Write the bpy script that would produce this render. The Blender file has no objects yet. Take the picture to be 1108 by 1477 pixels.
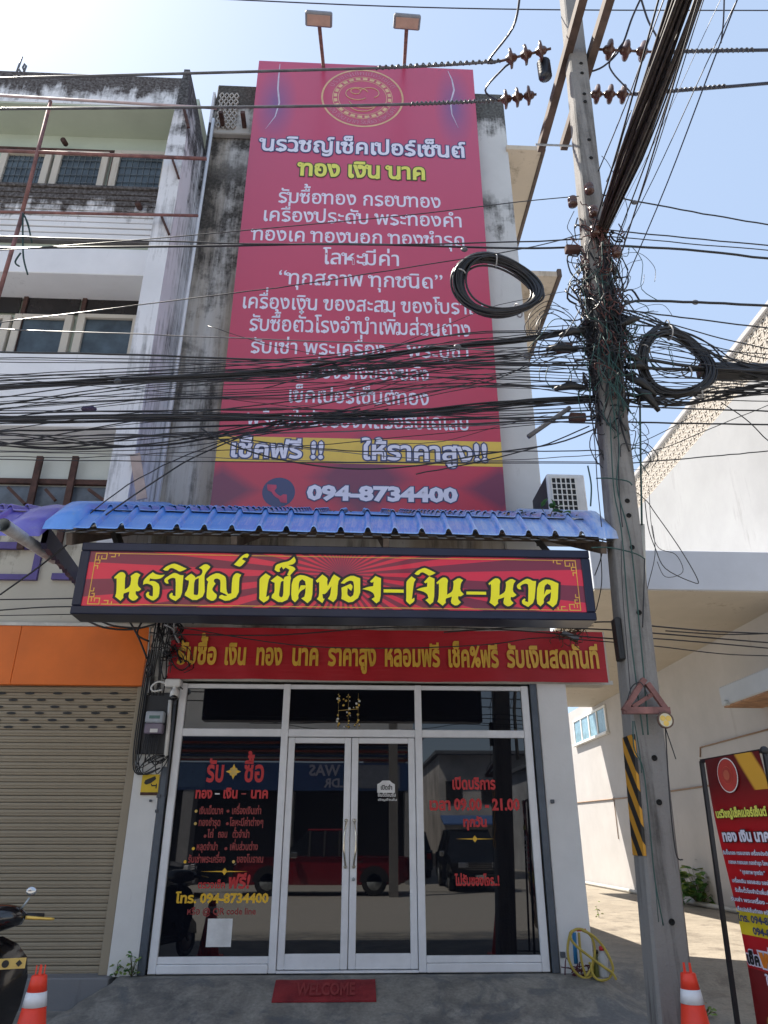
import bpy, math, random
from math import sin, cos, pi, radians as rad, sqrt, atan2
from mathutils import Vector, Matrix
random.seed(7)
S = bpy.context.scene
COL = S.collection

# ---------------------------------------------------------------- camera
PITCH, YAW, ROLL, FPX = rad(24.30), rad(2.43), rad(0.05), 1045.8
CAM = Vector((0.0, -8.753, 1.25))
cp, sp, cy, sy = cos(PITCH), sin(PITCH), cos(YAW), sin(YAW)
FWD = Vector((sy*cp, cy*cp, sp)); RGT = Vector((cy, -sy, 0)); UP = RGT.cross(FWD)
c_, s_ = cos(ROLL), sin(ROLL)
RGT, UP = c_*RGT + s_*UP, -s_*RGT + c_*UP
cd = bpy.data.cameras.new('camera'); cam = bpy.data.objects.new('camera', cd); COL.objects.link(cam)
M = Matrix((RGT, UP, -FWD)).transposed().to_4x4(); M.translation = CAM
cam.matrix_world = M
cd.sensor_fit = 'VERTICAL'; cd.sensor_height = 24.0; cd.lens = 24.0*FPX/1477
cd.clip_end = 500; S.camera = cam

# ---------------------------------------------------------------- world, sun, exposure
SUN = Vector((-0.5, 0.36, 1.0)).normalized()
w = bpy.data.worlds.new('World'); S.world = w; w.use_nodes = True
wn = w.node_tree; bg = wn.nodes['Background']
sky = wn.nodes.new('ShaderNodeTexSky'); sky.sky_type = 'NISHITA'; sky.sun_disc = False
sky.sun_elevation = math.asin(SUN.z); sky.sun_rotation = atan2(SUN.x, SUN.y)
sky.air_density = 1.0; sky.dust_density = 1.0; sky.ozone_density = 0.9; sky.altitude = 0
hz = wn.nodes.new('ShaderNodeMix'); hz.data_type = 'RGBA'; hz.inputs[0].default_value = .68   # even summer haze over the clear sky
hz.inputs[7].default_value = (2.2, 2.75, 3.6, 1); wn.links.new(sky.outputs[0], hz.inputs[6]); wn.links.new(hz.outputs[2], bg.inputs[0]); bg.inputs[1].default_value = 0.072
sd = bpy.data.lights.new('sun', 'SUN'); sd.energy = 3.0; sd.angle = rad(0.5); sd.color = (1, .93, .82)
so = bpy.data.objects.new('sun', sd); COL.objects.link(so)
so.rotation_euler = SUN.to_track_quat('Z', 'Y').to_euler(); so.location = (0, 0, 30)
S.view_settings.view_transform = 'Standard'; S.view_settings.look = 'None'
S.view_settings.exposure = 1.92; S.view_settings.gamma = 1; S.view_settings.use_curve_mapping = False
S.render.engine = 'CYCLES'
S.cycles.max_bounces = 8; S.cycles.diffuse_bounces = 4; S.cycles.use_denoising = True

# ---------------------------------------------------------------- measuring helpers
def ray(px, py): return RGT*((px-554)/FPX) - UP*((py-738.5)/FPX) + FWD
def at(px, py, y):
    d = ray(px, py); return CAM + d*((y-CAM.y)/d.y)
def atz(px, py, z):
    d = ray(px, py); return CAM + d*((z-CAM.z)/d.z)
def atx(px, py, x):
    d = ray(px, py); return CAM + d*((x-CAM.x)/d.x)
def depth(p): return (Vector(p)-CAM).dot(FWD)

# ---------------------------------------------------------------- object helpers
def tag(o, label=None, cat=None, group=None, kind=None):
    if label: o['label'] = label
    if cat: o['category'] = cat
    if group: o['group'] = group
    if kind: o['kind'] = kind
    return o
def thing(name, label, cat, loc=(0, 0, 0), rz=0, group=None):
    o = bpy.data.objects.new(name, None); COL.objects.link(o)
    o.location = loc; o.rotation_euler = (0, 0, rz); o.empty_display_size = .1
    return tag(o, label, cat, group)
class MB:
    def __init__(s): s.v = []; s.f = []; s.sm = []
    def add(s, vs, fs, smooth=False):
        n = len(s.v); s.v += [tuple(v) for v in vs]; s.f += [tuple(i+n for i in f) for f in fs]; s.sm += [smooth]*len(fs); return s
    def box(s, x0, x1, y0, y1, z0, z1):
        vs = [(x, y, z) for x in (x0, x1) for y in (y0, y1) for z in (z0, z1)]
        return s.add(vs, [(0,1,3,2),(4,6,7,5),(0,4,5,1),(2,3,7,6),(0,2,6,4),(1,5,7,3)])
    def bev(s, x0, x1, y0, y1, z0, z1, b=.01):
        # chamfered box
        vs = []; idx = {}
        for i, x in enumerate((x0, x1)):
            for j, y in enumerate((y0, y1)):
                for k, z in enumerate((z0, z1)):
                    sx, sy_, sz = 1-2*i, 1-2*j, 1-2*k
                    for a in range(3):
                        idx[(i, j, k, a)] = len(vs)
                        vs.append((x+(0 if a == 0 else sx*b), y+(0 if a == 1 else sy_*b), z+(0 if a == 2 else sz*b)))
        fs = []
        q = lambda i, j, k, a: idx[(i, j, k, a)]
        for i in (0, 1):
            fs.append((q(i,0,0,0), q(i,0,1,0), q(i,1,1,0), q(i,1,0,0)) if i == 0 else (q(i,0,0,0), q(i,1,0,0), q(i,1,1,0), q(i,0,1,0)))
            fs.append((q(0,i,0,1), q(1,i,0,1), q(1,i,1,1), q(0,i,1,1)) if i == 0 else (q(0,i,0,1), q(0,i,1,1), q(1,i,1,1), q(1,i,0,1)))
            fs.append((q(0,0,i,2), q(0,1,i,2), q(1,1,i,2), q(1,0,i,2)) if i == 0 else (q(0,0,i,2), q(1,0,i,2), q(1,1,i,2), q(0,1,i,2)))
        for a_, b_ in ((0, 1), (0, 2), (1, 2)):
            o_ = 3-a_-b_
            for u in (0, 1):
                for v in (0, 1):
                    def key(t):
                        k = [0, 0, 0]; k[a_] = u; k[b_] = v; k[o_] = t; return tuple(k)
                    fs.append((q(*key(0), a_), q(*key(1), a_), q(*key(1), b_), q(*key(0), b_)))
        for i in (0, 1):
            for j in (0, 1):
                for k in (0, 1): fs.append((q(i,j,k,0), q(i,j,k,1), q(i,j,k,2)))
        return s.add(vs, fs)
    def obox(s, c, X, Y, Z):   # oriented box: centre and half vectors
        c, X, Y, Z = map(Vector, (c, X, Y, Z))
        vs = [c+X*a+Y*b+Z*d for a in (-1, 1) for b in (-1, 1) for d in (-1, 1)]
        return s.add(vs, [(0,1,3,2),(4,6,7,5),(0,4,5,1),(2,3,7,6),(0,2,6,4),(1,5,7,3)])
    def bar(s, a, b, w, h=None, upv=(0, 0, 1)):
        a, b = Vector(a), Vector(b); h = h or w; d = (b-a).normalized(); u = Vector(upv)
        if abs(d.dot(u)) > .95: u = Vector((0, 1, 0))
        x = d.cross(u).normalized(); z = x.cross(d)
        return s.obox((a+b)/2, (b-a)/2, x*w/2, z*h/2)
    def tube(s, pts, r, n=6, caps=True, closed=False):
        pts = [Vector(p) for p in pts]; m = len(pts)
        rr = r if isinstance(r, (list, tuple)) else [r]*m
        vs = []; prev = None
        for i, p in enumerate(pts):
            t = (pts[(i+1) % m]-pts[i-1]) if closed else (pts[min(i+1, m-1)]-pts[max(i-1, 0)])
            if t.length < 1e-9: t = Vector((0, 0, 1))
            t.normalize()
            if prev is None:
                prev = t.orthogonal().normalized()
            u = (prev-t*prev.dot(t))
            u = u.normalized() if u.length > 1e-6 else t.orthogonal().normalized()
            prev = u; v = t.cross(u)
            vs += [p+(u*cos(2*pi*k/n)+v*sin(2*pi*k/n))*rr[i] for k in range(n)]
        fs = []
        for i in range(m if closed else m-1):
            j = (i+1) % m
            fs += [(i*n+k, i*n+(k+1) % n, j*n+(k+1) % n, j*n+k) for k in range(n)]
        if caps and not closed: fs += [tuple(range(n))[::-1], tuple((m-1)*n+k for k in range(n))]
        return s.add(vs, fs, True)
    def lathe(s, c, prof, n=16, axis=(0, 0, 1), ang=0):
        flat = max(z for _, z in prof)-min(z for _, z in prof) < .006
        c = Vector(c); ax = Vector(axis).normalized(); u = ax.orthogonal().normalized(); v = ax.cross(u)
        vs = [c+ax*z+(u*cos(ang+2*pi*k/n)+v*sin(ang+2*pi*k/n))*r for r, z in prof for k in range(n)]
        m = len(prof)
        fs = [(i*n+k, i*n+(k+1) % n, (i+1)*n+(k+1) % n, (i+1)*n+k) for i in range(m-1) for k in range(n)]
        if prof[0][0] > 1e-6: fs.append(tuple(range(n))[::-1])
        if prof[-1][0] > 1e-6: fs.append(tuple((m-1)*n+k for k in range(n)))
        return s.add(vs, fs, not flat)
    def prism(s, poly, O, U, V, W):   # 2D polygon in U,V extruded along W
        O, U, V, W = map(Vector, (O, U, V, W)); n = len(poly)
        vs = [O+U*a+V*b for a, b in poly]+[O+U*a+V*b+W for a, b in poly]
        return s.add(vs, [tuple(range(n))[::-1], tuple(range(n, 2*n))]+[(i, (i+1) % n, n+(i+1) % n, n+i) for i in range(n)])
    def sphere(s, c, r, n=10, m=6, sc=(1, 1, 1)):
        c = Vector(c); vs = []; 
        for i in range(m+1):
            a = pi*i/m
            for k in range(n):
                b = 2*pi*k/n; vs.append(c+Vector((sin(a)*cos(b)*sc[0], sin(a)*sin(b)*sc[1], cos(a)*sc[2]))*r)
        return s.add(vs, [(i*n+k, (i+1)*n+k, (i+1)*n+(k+1) % n, i*n+(k+1) % n) for i in range(m) for k in range(n)], True)
    def quad(s, a, b, c, d): return s.add([a, b, c, d], [(0, 1, 2, 3)])
    def mesh(s, name, m):
        me = bpy.data.meshes.new(name); me.from_pydata(s.v, [], s.f); me.materials.append(m)
        me.polygons.foreach_set('use_smooth', s.sm); me.validate(); me.update(); return me
    def build(s, name, m, parent=None, label=None, cat=None, group=None, kind=None):
        o = bpy.data.objects.new(name, s.mesh(name, m)); COL.objects.link(o)
        if parent: o.parent = parent
        return tag(o, label, cat, group, kind)
def inst(o, parent=None, loc=None, rot=None):
    c = o.copy(); COL.objects.link(c)
    if parent: c.parent = parent
    if loc is not None: c.location = loc
    if rot is not None: c.rotation_euler = rot
    return c
def copy_tree(o, parent=None):
    c = o.copy(); COL.objects.link(c)
    if parent: c.parent = parent
    for ch in list(o.children): copy_tree(ch, c)
    return c

# ---------------------------------------------------------------- materials
def newmat(name):
    m = bpy.data.materials.new(name); m.use_nodes = True
    return m, m.node_tree.nodes, m.node_tree.links, m.node_tree.nodes['Principled BSDF']
def noise(n, l, scale, detail=5, vec=None, rough=.6, dist=0):
    t = n.new('ShaderNodeTexNoise'); t.inputs['Scale'].default_value = scale; t.inputs['Detail'].default_value = detail
    t.inputs['Roughness'].default_value = rough; t.inputs['Distortion'].default_value = dist
    if vec: l.new(vec, t.inputs['Vector'])
    return t.outputs['Fac']
def coords(n, l, sc=(1, 1, 1)):
    t = n.new('ShaderNodeTexCoord'); mp = n.new('ShaderNodeMapping'); mp.inputs['Scale'].default_value = sc
    l.new(t.outputs['Object'], mp.inputs['Vector']); return mp.outputs['Vector']
def ramp(n, l, fac, a, b, ca=(0, 0, 0, 1), cb=(1, 1, 1, 1)):
    r = n.new('ShaderNodeValToRGB'); r.color_ramp.elements[0].position = a; r.color_ramp.elements[1].position = b
    r.color_ramp.elements[0].color = ca; r.color_ramp.elements[1].color = cb; l.new(fac, r.inputs[0]); return r.outputs[0]
def mix(n, l, fac, a, b, mode='MIX'):
    x = n.new('ShaderNodeMix'); x.data_type = 'RGBA'; x.blend_type = mode
    for i, v in ((0, fac), (6, a), (7, b)):
        if hasattr(v, 'links') or hasattr(v, 'is_linked'): l.new(v, x.inputs[i])
        elif i == 0: x.inputs[0].default_value = v
        else: x.inputs[i].default_value = (*v, 1) if len(v) == 3 else v
    return x.outputs[2]
def math_(n, l, op, a, b=0.0, c=None):
    x = n.new('ShaderNodeMath'); x.operation = op
    for i, v in enumerate((a, b) if c is None else (a, b, c)):
        if hasattr(v, 'is_linked'): l.new(v, x.inputs[i])
        else: x.inputs[i].default_value = v
    return x.outputs[0]
def bump(n, l, p, h, strength=.2, dist=.01):
    b = n.new('ShaderNodeBump'); b.inputs['Strength'].default_value = strength; b.inputs['Distance'].default_value = dist
    l.new(h, b.inputs['Height']); l.new(b.outputs[0], p.inputs['Normal'])
def mat(name, col, rough=.6, metal=0, var=.12, scale=6, spec=.5, bmp=.08, coat=0):
    m, n, l, p = newmat(name)
    p.inputs['Roughness'].default_value = rough; p.inputs['Metallic'].default_value = metal
    p.inputs['Specular IOR Level'].default_value = spec; p.inputs['Coat Weight'].default_value = coat
    v = coords(n, l); f = noise(n, l, scale, 6, v)
    lo = tuple(c*(1-var*1.6) for c in col); hi = tuple(min(1, c*(1+var)) for c in col)
    l.new(mix(n, l, ramp(n, l, f, .3, .7), lo, hi), p.inputs['Base Color'])
    if bmp: bump(n, l, p, noise(n, l, scale*8, 4, v), bmp, .004)
    return m
def mat_wall(name, col, dirt=(.045, .04, .036), amount=.5, zs=.25, tops=(), tint=None, bmp=.25, vs=3.2, rough=.88):
    """weathered paint: vertical streaks everywhere plus black mould running down from given heights"""
    m, n, l, p = newmat(name); p.inputs['Roughness'].default_value = rough; p.inputs['Specular IOR Level'].default_value = .25
    v1 = coords(n, l, (vs, vs, zs)); v2 = coords(n, l, (1, 1, 1)); v3 = coords(n, l, (9, 9, .8))
    streak = noise(n, l, 1.0, 8, v1, .7); patch = noise(n, l, .9, 6, v2, .65); fine = noise(n, l, 1.0, 6, v3, .7)
    grain = noise(n, l, 22, 6, v2)
    base = mix(n, l, ramp(n, l, patch, .3, .7), tuple(c*.86 for c in col), col)
    if tint: base = mix(n, l, ramp(n, l, noise(n, l, .6, 5, v1), .42, .62), base, tint)
    k = math_(n, l, 'MULTIPLY', streak, fine); k = math_(n, l, 'MULTIPLY_ADD', k, .8, math_(n, l, 'MULTIPLY', patch, .5))
    lo = .62-.2*amount
    msk = ramp(n, l, k, lo, lo+.16)
    geo = n.new('ShaderNodeNewGeometry'); sx = n.new('ShaderNodeSeparateXYZ'); l.new(geo.outputs['Position'], sx.inputs[0])
    acc = math_(n, l, 'MULTIPLY', msk, min(1, amount*1.3))
    for tp in tops:
        zt, ln, st = tp[:3]
        d = math_(n, l, 'SUBTRACT', zt, sx.outputs[2])
        t = math_(n, l, 'DIVIDE', d, ln); t.node.use_clamp = True
        g = math_(n, l, 'SUBTRACT', 1, t); pos = math_(n, l, 'GREATER_THAN', d, -.02)
        if len(tp) > 3: pos = math_(n, l, 'MULTIPLY_ADD', d, 1/tp[3], math_(n, l, 'MULTIPLY', patch, .6)); pos.node.use_clamp = True
        g = math_(n, l, 'MULTIPLY', g, pos)
        j = math_(n, l, 'MULTIPLY_ADD', streak, .9, math_(n, l, 'MULTIPLY', fine, .5))
        q = math_(n, l, 'ADD', math_(n, l, 'MULTIPLY', g, st), math_(n, l, 'MULTIPLY_ADD', j, 1.3, -1.17)); q = math_(n, l, 'ADD', q, math_(n, l, 'MULTIPLY_ADD', noise(n, l, 2.3, 5, v2, .7), 1.3, -.68))
        q = math_(n, l, 'MULTIPLY', q, 3.2); q.node.use_clamp = True
        q = math_(n, l, 'MULTIPLY', q, pos)
        acc = math_(n, l, 'MAXIMUM', acc, q)
    acc = math_(n, l, 'MULTIPLY', acc, ramp(n, l, grain, .15, .6, (.72, .72, .72, 1)))
    l.new(mix(n, l, acc, base, dirt), p.inputs['Base Color'])
    bump(n, l, p, math_(n, l, 'ADD', noise(n, l, 40, 5, v2), math_(n, l, 'MULTIPLY', patch, 2)), bmp, .01)
    return m
black = mat('black_rubber', (.012, .012, .013), .5, var=.3)
cable_m = mat('cable_black', (.014, .014, .017), .38, var=.3, scale=14)
cable_grey = mat('cable_grey', (.10, .10, .11), .4, var=.3)
cable_blue = mat('cable_bluish', (.03, .035, .06), .35, var=.3)
cable_green = mat('cable_green', (.02, .07, .06), .5)
steel = mat('galvanised_steel', (.42, .46, .48), .45, .25, .2, 12)
rust = mat('red_oxide_steel', (.22, .10, .09), .7, 0, .3, 9)
rustd = mat('dark_rusty_steel', (.075, .035, .028), .8, 0, .35, 9)
white_al = mat('white_aluminium', (.82, .83, .86), .38, 0, .05, 5)
whitep = mat('white_plastic', (.72, .72, .70), .4, 0, .06)
gold = mat('gold_leaf', (.75, .5, .12), .35, .5, .1)
dgrey = mat('dark_grey_paint', (.09, .10, .12), .5)
conc = mat_wall('pole_concrete', (.27, .26, .25), (.085, .08, .075), .85, .5, bmp=.8, vs=9)
plastic_or = mat('cone_orange', (.85, .055, .025), .45, 0, .06)
refl_white = mat('cone_reflective', (.75, .75, .78), .35, 0, .08)
yellow = mat('yellow_plastic', (.8, .52, .03), .45)
redm = mat('print_red', (.62, .02, .03), .45)

# ---------------------------------------------------------------- lettering
class Glyphs: pass
_gc = {}
LOOPS = {'น': [(.02,.5),(.44,.05)], 'ร': [(.22,.05)], 'ว': [(.36,.06)], 'ช': [(.06,.46)], 'ค': [(.2,.24)], 'อ': [(.13,.42)],
         'ป': [(.02,.5)], 'บ': [(.02,.5)], 'พ': [(.05,.5)], 'ท': [(.02,.5)], 'ง': [(.26,.48)], 'ม': [(.02,.5),(.03,.05)],
         'ห': [(.02,.5)], 'ล': [(.13,.06)], 'ส': [(.13,.06)], 'เ': [(.2,.05)], 'ข': [(.06,.46)], 'ซ': [(.06,.44)], 'ต': [(.2,.24)],
         'จ': [(.12,.22)], 'ญ': [(.14,.12)], 'ด': [(.2,.24)], 'โ': [(.2,.05)], 'ผ': [(.1,.5)], 'ภ': [(.05,.06)], 'ธ': [(.1,.4)]}
def glyph(ch):
    if ch in _gc: return _gc[ch]
    def adv(t):
        c = bpy.data.curves.new('t', 'FONT'); c.body = t; c.size = 1; c.resolution_u = 2; c.fill_mode = 'NONE'
        o = bpy.data.objects.new('t', c); COL.objects.link(o)
        me = bpy.data.meshes.new_from_object(o.evaluated_get(bpy.context.evaluated_depsgraph_get()))
        vs = [(v.co.x, v.co.y) for v in me.vertices]; es = [tuple(e.vertices) for e in me.edges]
        COL.objects.unlink(o); bpy.data.objects.remove(o); bpy.data.curves.remove(c); bpy.data.meshes.remove(me)
        return vs, es
    def fill(t):
        c = bpy.data.curves.new('t', 'FONT'); c.body = t; c.size = 1; c.resolution_u = 2
        o = bpy.data.objects.new('t', c); COL.objects.link(o)
        me = bpy.data.meshes.new_from_object(o.evaluated_get(bpy.context.evaluated_depsgraph_get()))
        vs = [(v.co.x, v.co.y) for v in me.vertices]; fs = [tuple(p.vertices) for p in me.polygons]
        COL.objects.unlink(o); bpy.data.objects.remove(o); bpy.data.curves.remove(c); bpy.data.meshes.remove(me)
        return vs, fs
    if ch == ' ': _gc[ch] = ([], [], [], .26); return _gc[ch]
    vs, es = adv(ch)
    # walk loops
    nxt = {}
    for a, b in es: nxt.setdefault(a, []).append(b); nxt.setdefault(b, []).append(a)
    seen = set(); loops = []
    for a in range(len(vs)):
        if a in seen or a not in nxt: continue
        lp = [a]; seen.add(a); cur = a
        first = [q for q in nxt[a]]
        stepto = a+1 if a+1 in first else first[0]
        while stepto is not None and stepto not in seen:
            lp.append(stepto); seen.add(stepto); cur = stepto
            c2 = [q for q in nxt[cur] if q not in seen]; stepto = c2[0] if c2 else None
        loops.append([vs[i] for i in lp])
    if ch in 'สล':   # overlapping contours: fill by winding number, slice by slice
        y0 = min(p[1] for lp in loops for p in lp); y1 = max(p[1] for lp in loops for p in lp)
        NS = 30; fv = []; ff = []
        def crossings(y):
            r = []
            for lp in loops:
                for i in range(len(lp)):
                    (xa, ya), (xb, yb) = lp[i], lp[(i+1) % len(lp)]
                    if (ya <= y) != (yb <= y): r.append((xa+(xb-xa)*(y-ya)/(yb-ya), 1 if yb > ya else -1))
            return sorted(r)
        for i in range(NS):
            a = y0+(y1-y0)*i/NS; b = y0+(y1-y0)*(i+1)/NS; wnd = 0; st = 0
            for x, d in crossings((a+b)/2):
                if wnd == 0: st = x
                wnd += d
                if wnd == 0:
                    k = len(fv); fv += [(st, a), (x, a), (x, b), (st, b)]; ff.append((k, k+1, k+2, k+3))
    else: fv, ff = fill(ch)
    ref = max(p[0] for p in adv('l')[0]); both = max(p[0] for p in adv(ch+'l')[0])
    _gc[ch] = (fv, ff, loops, both-ref)
    return _gc[ch]
UPV = set('ิีึืั็ํ'); TONE = set('่้๊๋์'); LOWV = set('ุู')
def layout(t):
    out = []; x = 0; lastup = False; prev = ''
    for i, ch in enumerate(t):
        if ch in TONE or ch in UPV or ch in LOWV:
            dy = 0; dx = -.07 if prev in 'ปฟฝ' and ch not in LOWV else 0
            if ch in TONE and (lastup or (i+1 < len(t) and t[i+1] == 'ำ')): dy = .2
            if ch in UPV: lastup = True
            out.append((ch, x+dx, dy))
        else:
            out.append((ch, x, 0)); x += glyph(ch)[3]; lastup = False; prev = ch
    return out, x
_zc = [0]
def letter_mesh(mb, t, O, U, V, Nn, bold=0.0, looped=False, italic=0.0):
    """put the text into mb; unit glyph space -> O+U*u+V*v; Nn is the outward normal"""
    items, W = layout(t); O, U, V, Nn = map(Vector, (O, U, V, Nn))
    for ch, gx, gy in items:
        fv, ff, loops, _ = glyph(ch)
        if not fv: continue
        _zc[0] = (_zc[0]+1) % 9; zo = Nn*(_zc[0]*.00012)
        P = lambda u, v, e=0: O+U*(gx+u+italic*v)+V*(gy+v)+zo+Nn*e
        mb.add([P(u, v) for u, v in fv], ff)
        if bold:
            for li, lp in enumerate(loops):
                n = len(lp); vs = []; fs = []
                for i in range(n):
                    x0, y0 = lp[i-1]; x1, y1 = lp[i]; x2, y2 = lp[(i+1) % n]
                    a = Vector((y1-y0, x0-x1)); b = Vector((y2-y1, x1-x2))
                    if a.length < 1e-7: a = b
                    if b.length < 1e-7: b = a
                    if a.length < 1e-7: a = b = Vector((1, 0))
                    a.normalize(); b.normalize(); m_ = a+b
                    m_ = a.copy() if m_.length < .3 else m_/(m_.length)
                    k = bold/max(.55, m_.dot(a))
                    vs += [P(x1+m_.x*k, y1+m_.y*k, -.00005-li*.00003), P(x1-m_.x*k, y1-m_.y*k, -.00005-li*.00003)]
                for i in range(n):
                    j = (i+1) % n; fs.append((2*i, 2*i+1, 2*j+1, 2*j))
                mb.add(vs, fs)
        if looped and ch in LOOPS:
            for lx, ly in LOOPS[ch]:
                ro, ri = .085+bold, max(.012, .040-bold*.5); vs = []
                for k in range(8):
                    c0, s0 = cos(2*pi*k/8), sin(2*pi*k/8); vs += [P(lx+ro*c0, ly+ro*s0, .0002), P(lx+ri*c0, ly+ri*s0, .0002)]
                mb.add(vs, [(2*k, 2*k+1, 2*((k+1) % 8)+1, 2*((k+1) % 8)) for k in range(8)])
def text(name, t, x0, x1, zb, h, y, m, parent, bold=0.02, outline=None, ow=.05, looped=False, italic=0, label=None, O=None, U=None, V=None, Nn=None):
    """text line on a wall facing -y between x0 and x1, baseline zb, consonant height h"""
    W = layout(t)[1]
    if O is None: O, U, V, Nn = Vector((x0, y, zb)), Vector(((x1-x0)/W, 0, 0)), Vector((0, 0, h/.555)), Vector((0, -1, 0))
    if outline:
        mb = MB(); letter_mesh(mb, t, Vector(O)+Vector(Nn)*.0015, U, V, Nn, bold+ow, looped, italic); o = mb.build(name+'_outline', outline, parent)
        O = Vector(O)+Vector(Nn)*.004
    mb = MB(); letter_mesh(mb, t, O, U, V, Nn, bold, looped, italic)
    return mb.build(name, m, parent, label)
def ptext(t, px0, px1, pyb, hpx, y, m, parent, **k):
    a = at(px0, pyb, y); b = at(px1, pyb, y); h = hpx*depth(a)/FPX*1.04
    xc = (px0+px1)/2; c = at(xc, pyb, y)
    h = (at(xc, pyb-hpx, y)-c).z
    return text('lettering', t, a.x, b.x, c.z, h, y, m, parent, **k)

# ================================================================ GROUND
def sst(t): t = max(0, min(1, t)); return t*t*(3-2*t)
def gz(x, y):
    ramp_ = -.012-.268*sst((-.12-y)/1.1)
    al = -.05-.23*sst((2-y)/3.4)
    if x < 0:
        edge = -2.36-.42*sst((-.12-y)/1.1)
        k = sst((x-edge)/.10+.5); return -.28*(1-k)+ramp_*k
    k = sst((x-2.45)/.5); return ramp_*(1-k)+al*k if y < .3 else (-.05 if x > 2.6 else -.05)
xs = [-90, -50, -30, -16, -10, -6, -4]+[-3.6+.1*i for i in range(18)]+[-1.8+.45*i for i in range(10)]+[2.4+.1*i for i in range(8)]+[3.4, 4, 5, 6, 7, 8, 10, 14, 20, 30, 50, 90]
ys = [-90, -60, -40, -25, -14, -8, -5, -3, -2, -1.6]+[-1.4+.1*i for i in range(16)]+[.4, .8, 1.2, 1.6, 2, 3, 4, 6, 8, 12, 16, 22, 40, 90]
xs = sorted(set(round(x, 3) for x in xs)); ys = sorted(set(round(y, 3) for y in ys))
g = MB(); g.add([(x, y, gz(x, y)) for y in ys for x in xs],
      [(j*len(xs)+i, j*len(xs)+i+1, (j+1)*len(xs)+i+1, (j+1)*len(xs)+i) for j in range(len(ys)-1) for i in range(len(xs)-1)], True)
m, n, l, p = newmat('concrete_ground')
v = coords(n, l); geo = n.new('ShaderNodeNewGeometry'); sx = n.new('ShaderNodeSeparateXYZ'); l.new(geo.outputs['Position'], sx.inputs[0])
big = noise(n, l, .8, 8, v, .72, .6); med = noise(n, l, 3.2, 8, v, .72, .4); fin = noise(n, l, 34, 6, v)
shopc = mix(n, l, ramp(n, l, big, .38, .62), (.13, .13, .13), (.27, .255, .225))
shopc = mix(n, l, ramp(n, l, med, .42, .66), shopc, (.36, .345, .31))
shopc = mix(n, l, math_(n, l, 'MULTIPLY', ramp(n, l, noise(n, l, 1.7, 6, v, .7, 1.2), .52, .6), .6), shopc, (.11, .125, .145))
alley = mix(n, l, ramp(n, l, big, .35, .65), (.24, .205, .16), (.33, .285, .225))
alley = mix(n, l, ramp(n, l, med, .35, .5), (.17, .14, .11), alley)
k = math_(n, l, 'MULTIPLY_ADD', sx.outputs[0], .9, math_(n, l, 'MULTIPLY_ADD', big, 1.2, -3.1)); k.node.use_clamp = True
colr = mix(n, l, k, shopc, alley)
k2 = math_(n, l, 'MULTIPLY_ADD', sx.outputs[1], -1.5, -9.0); k2.node.use_clamp = True
colr = mix(n, l, k2, colr, (.38, .36, .33))
colr = mix(n, l, math_(n, l, 'MULTIPLY', ramp(n, l, fin, .35, .75), .35), colr, (.03, .03, .03))
l.new(colr, p.inputs['Base Color']); l.new(ramp(n, l, med, .3, .7, (.55,)*3+(1,), (.9,)*3+(1,)), p.inputs['Roughness'])
bump(n, l, p, math_(n, l, 'ADD', med, math_(n, l, 'MULTIPLY', fin, .35)), .35, .02)
g.build('ground', m, kind='structure')
def ghit(px, py):
    z = -.15
    for _ in range(30): q = atz(px, py, z); z = .5*z+.5*gz(q.x, q.y)
    return q
stepm = mat_wall('step_concrete', (.22, .22, .23), (.05, .05, .05), .5, 1.5)
MB().bev(-9, -2.37, -.16, .1, -.30, -.008, .012).build('step', stepm, kind='structure')
MB().box(-9, -2.37, .101, .6, -.30, -.012).build('floor', stepm, kind='structure')
MB().bev(-9, -3.1, -.66, -.56, -.30, -.262, .008).build('kerb', mat('kerb_concrete', (.26, .26, .27), .85), kind='structure')

# ================================================================ SHOP BUILDING
shop = thing('shophouse', 'tall grey stained concrete shophouse holding the gold shop, behind the big magenta billboard', 'building', (0, 0.1, 0))
def sub(mb, name, m, parent, **k):
    o = mb.build(name, m, None, **k); o.parent = parent
    o.matrix_parent_inverse = Matrix.Translation(parent.location).inverted() if parent.rotation_euler.z == 0 else parent.matrix_world.inverted(); return o
wall_grey = mat_wall('wall_stained_grey', (.62, .61, .59), (.06, .055, .05), .95, .22, [(13.5, 2.6, .9), (12.3, 5.0, .70, 1.5), (8.5, 4, .5, 1.0)], tint=(.40, .35, .29), vs=3.4)
wall_pale = mat_wall('pilaster_pale', (.62, .62, .61), (.07, .07, .065), .45, .16, [(13.65, 1.5, 1.2), (11.2, 1.6, .68, .5)], vs=2.2)
wall_cream = mat_wall('wall_cream', (.60, .56, .49), (.10, .085, .065), .35, .2)
pillar_w = mat_wall('pillar_white', (.82, .82, .82), (.16, .14, .12), .3, .25)
roof_m = mat('roof_concrete', (.3, .28, .26), .9)
sub(MB().box(-2.62, 2.49, .15, 2.6, 3.62, 13.5), 'wall', wall_grey, shop)
sub(MB().bev(1.98, 2.53, .05, .149, 3.7, 13.62, .015), 'pilaster', wall_pale, shop)
sub(MB().bev(-2.6, -1.7, .04, .149, 12.32, 13.55, .015), 'parapet', mat_wall('parapet_paint', (.50, .48, .45), (.05, .045, .04), .5, .15, [(13.6, 1.4, 1.15)]), shop)
sub(MB().box(-2.58, 2.5, 2.61, 15, 0.0, 2.9).box(-2.58, 2.5, .36, 2.6, -.1, 3.6), 'rear_wall', wall_cream, shop)  # unseen low rear block, shaped to set the shadow edge along the alley
lat = MB()
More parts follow.
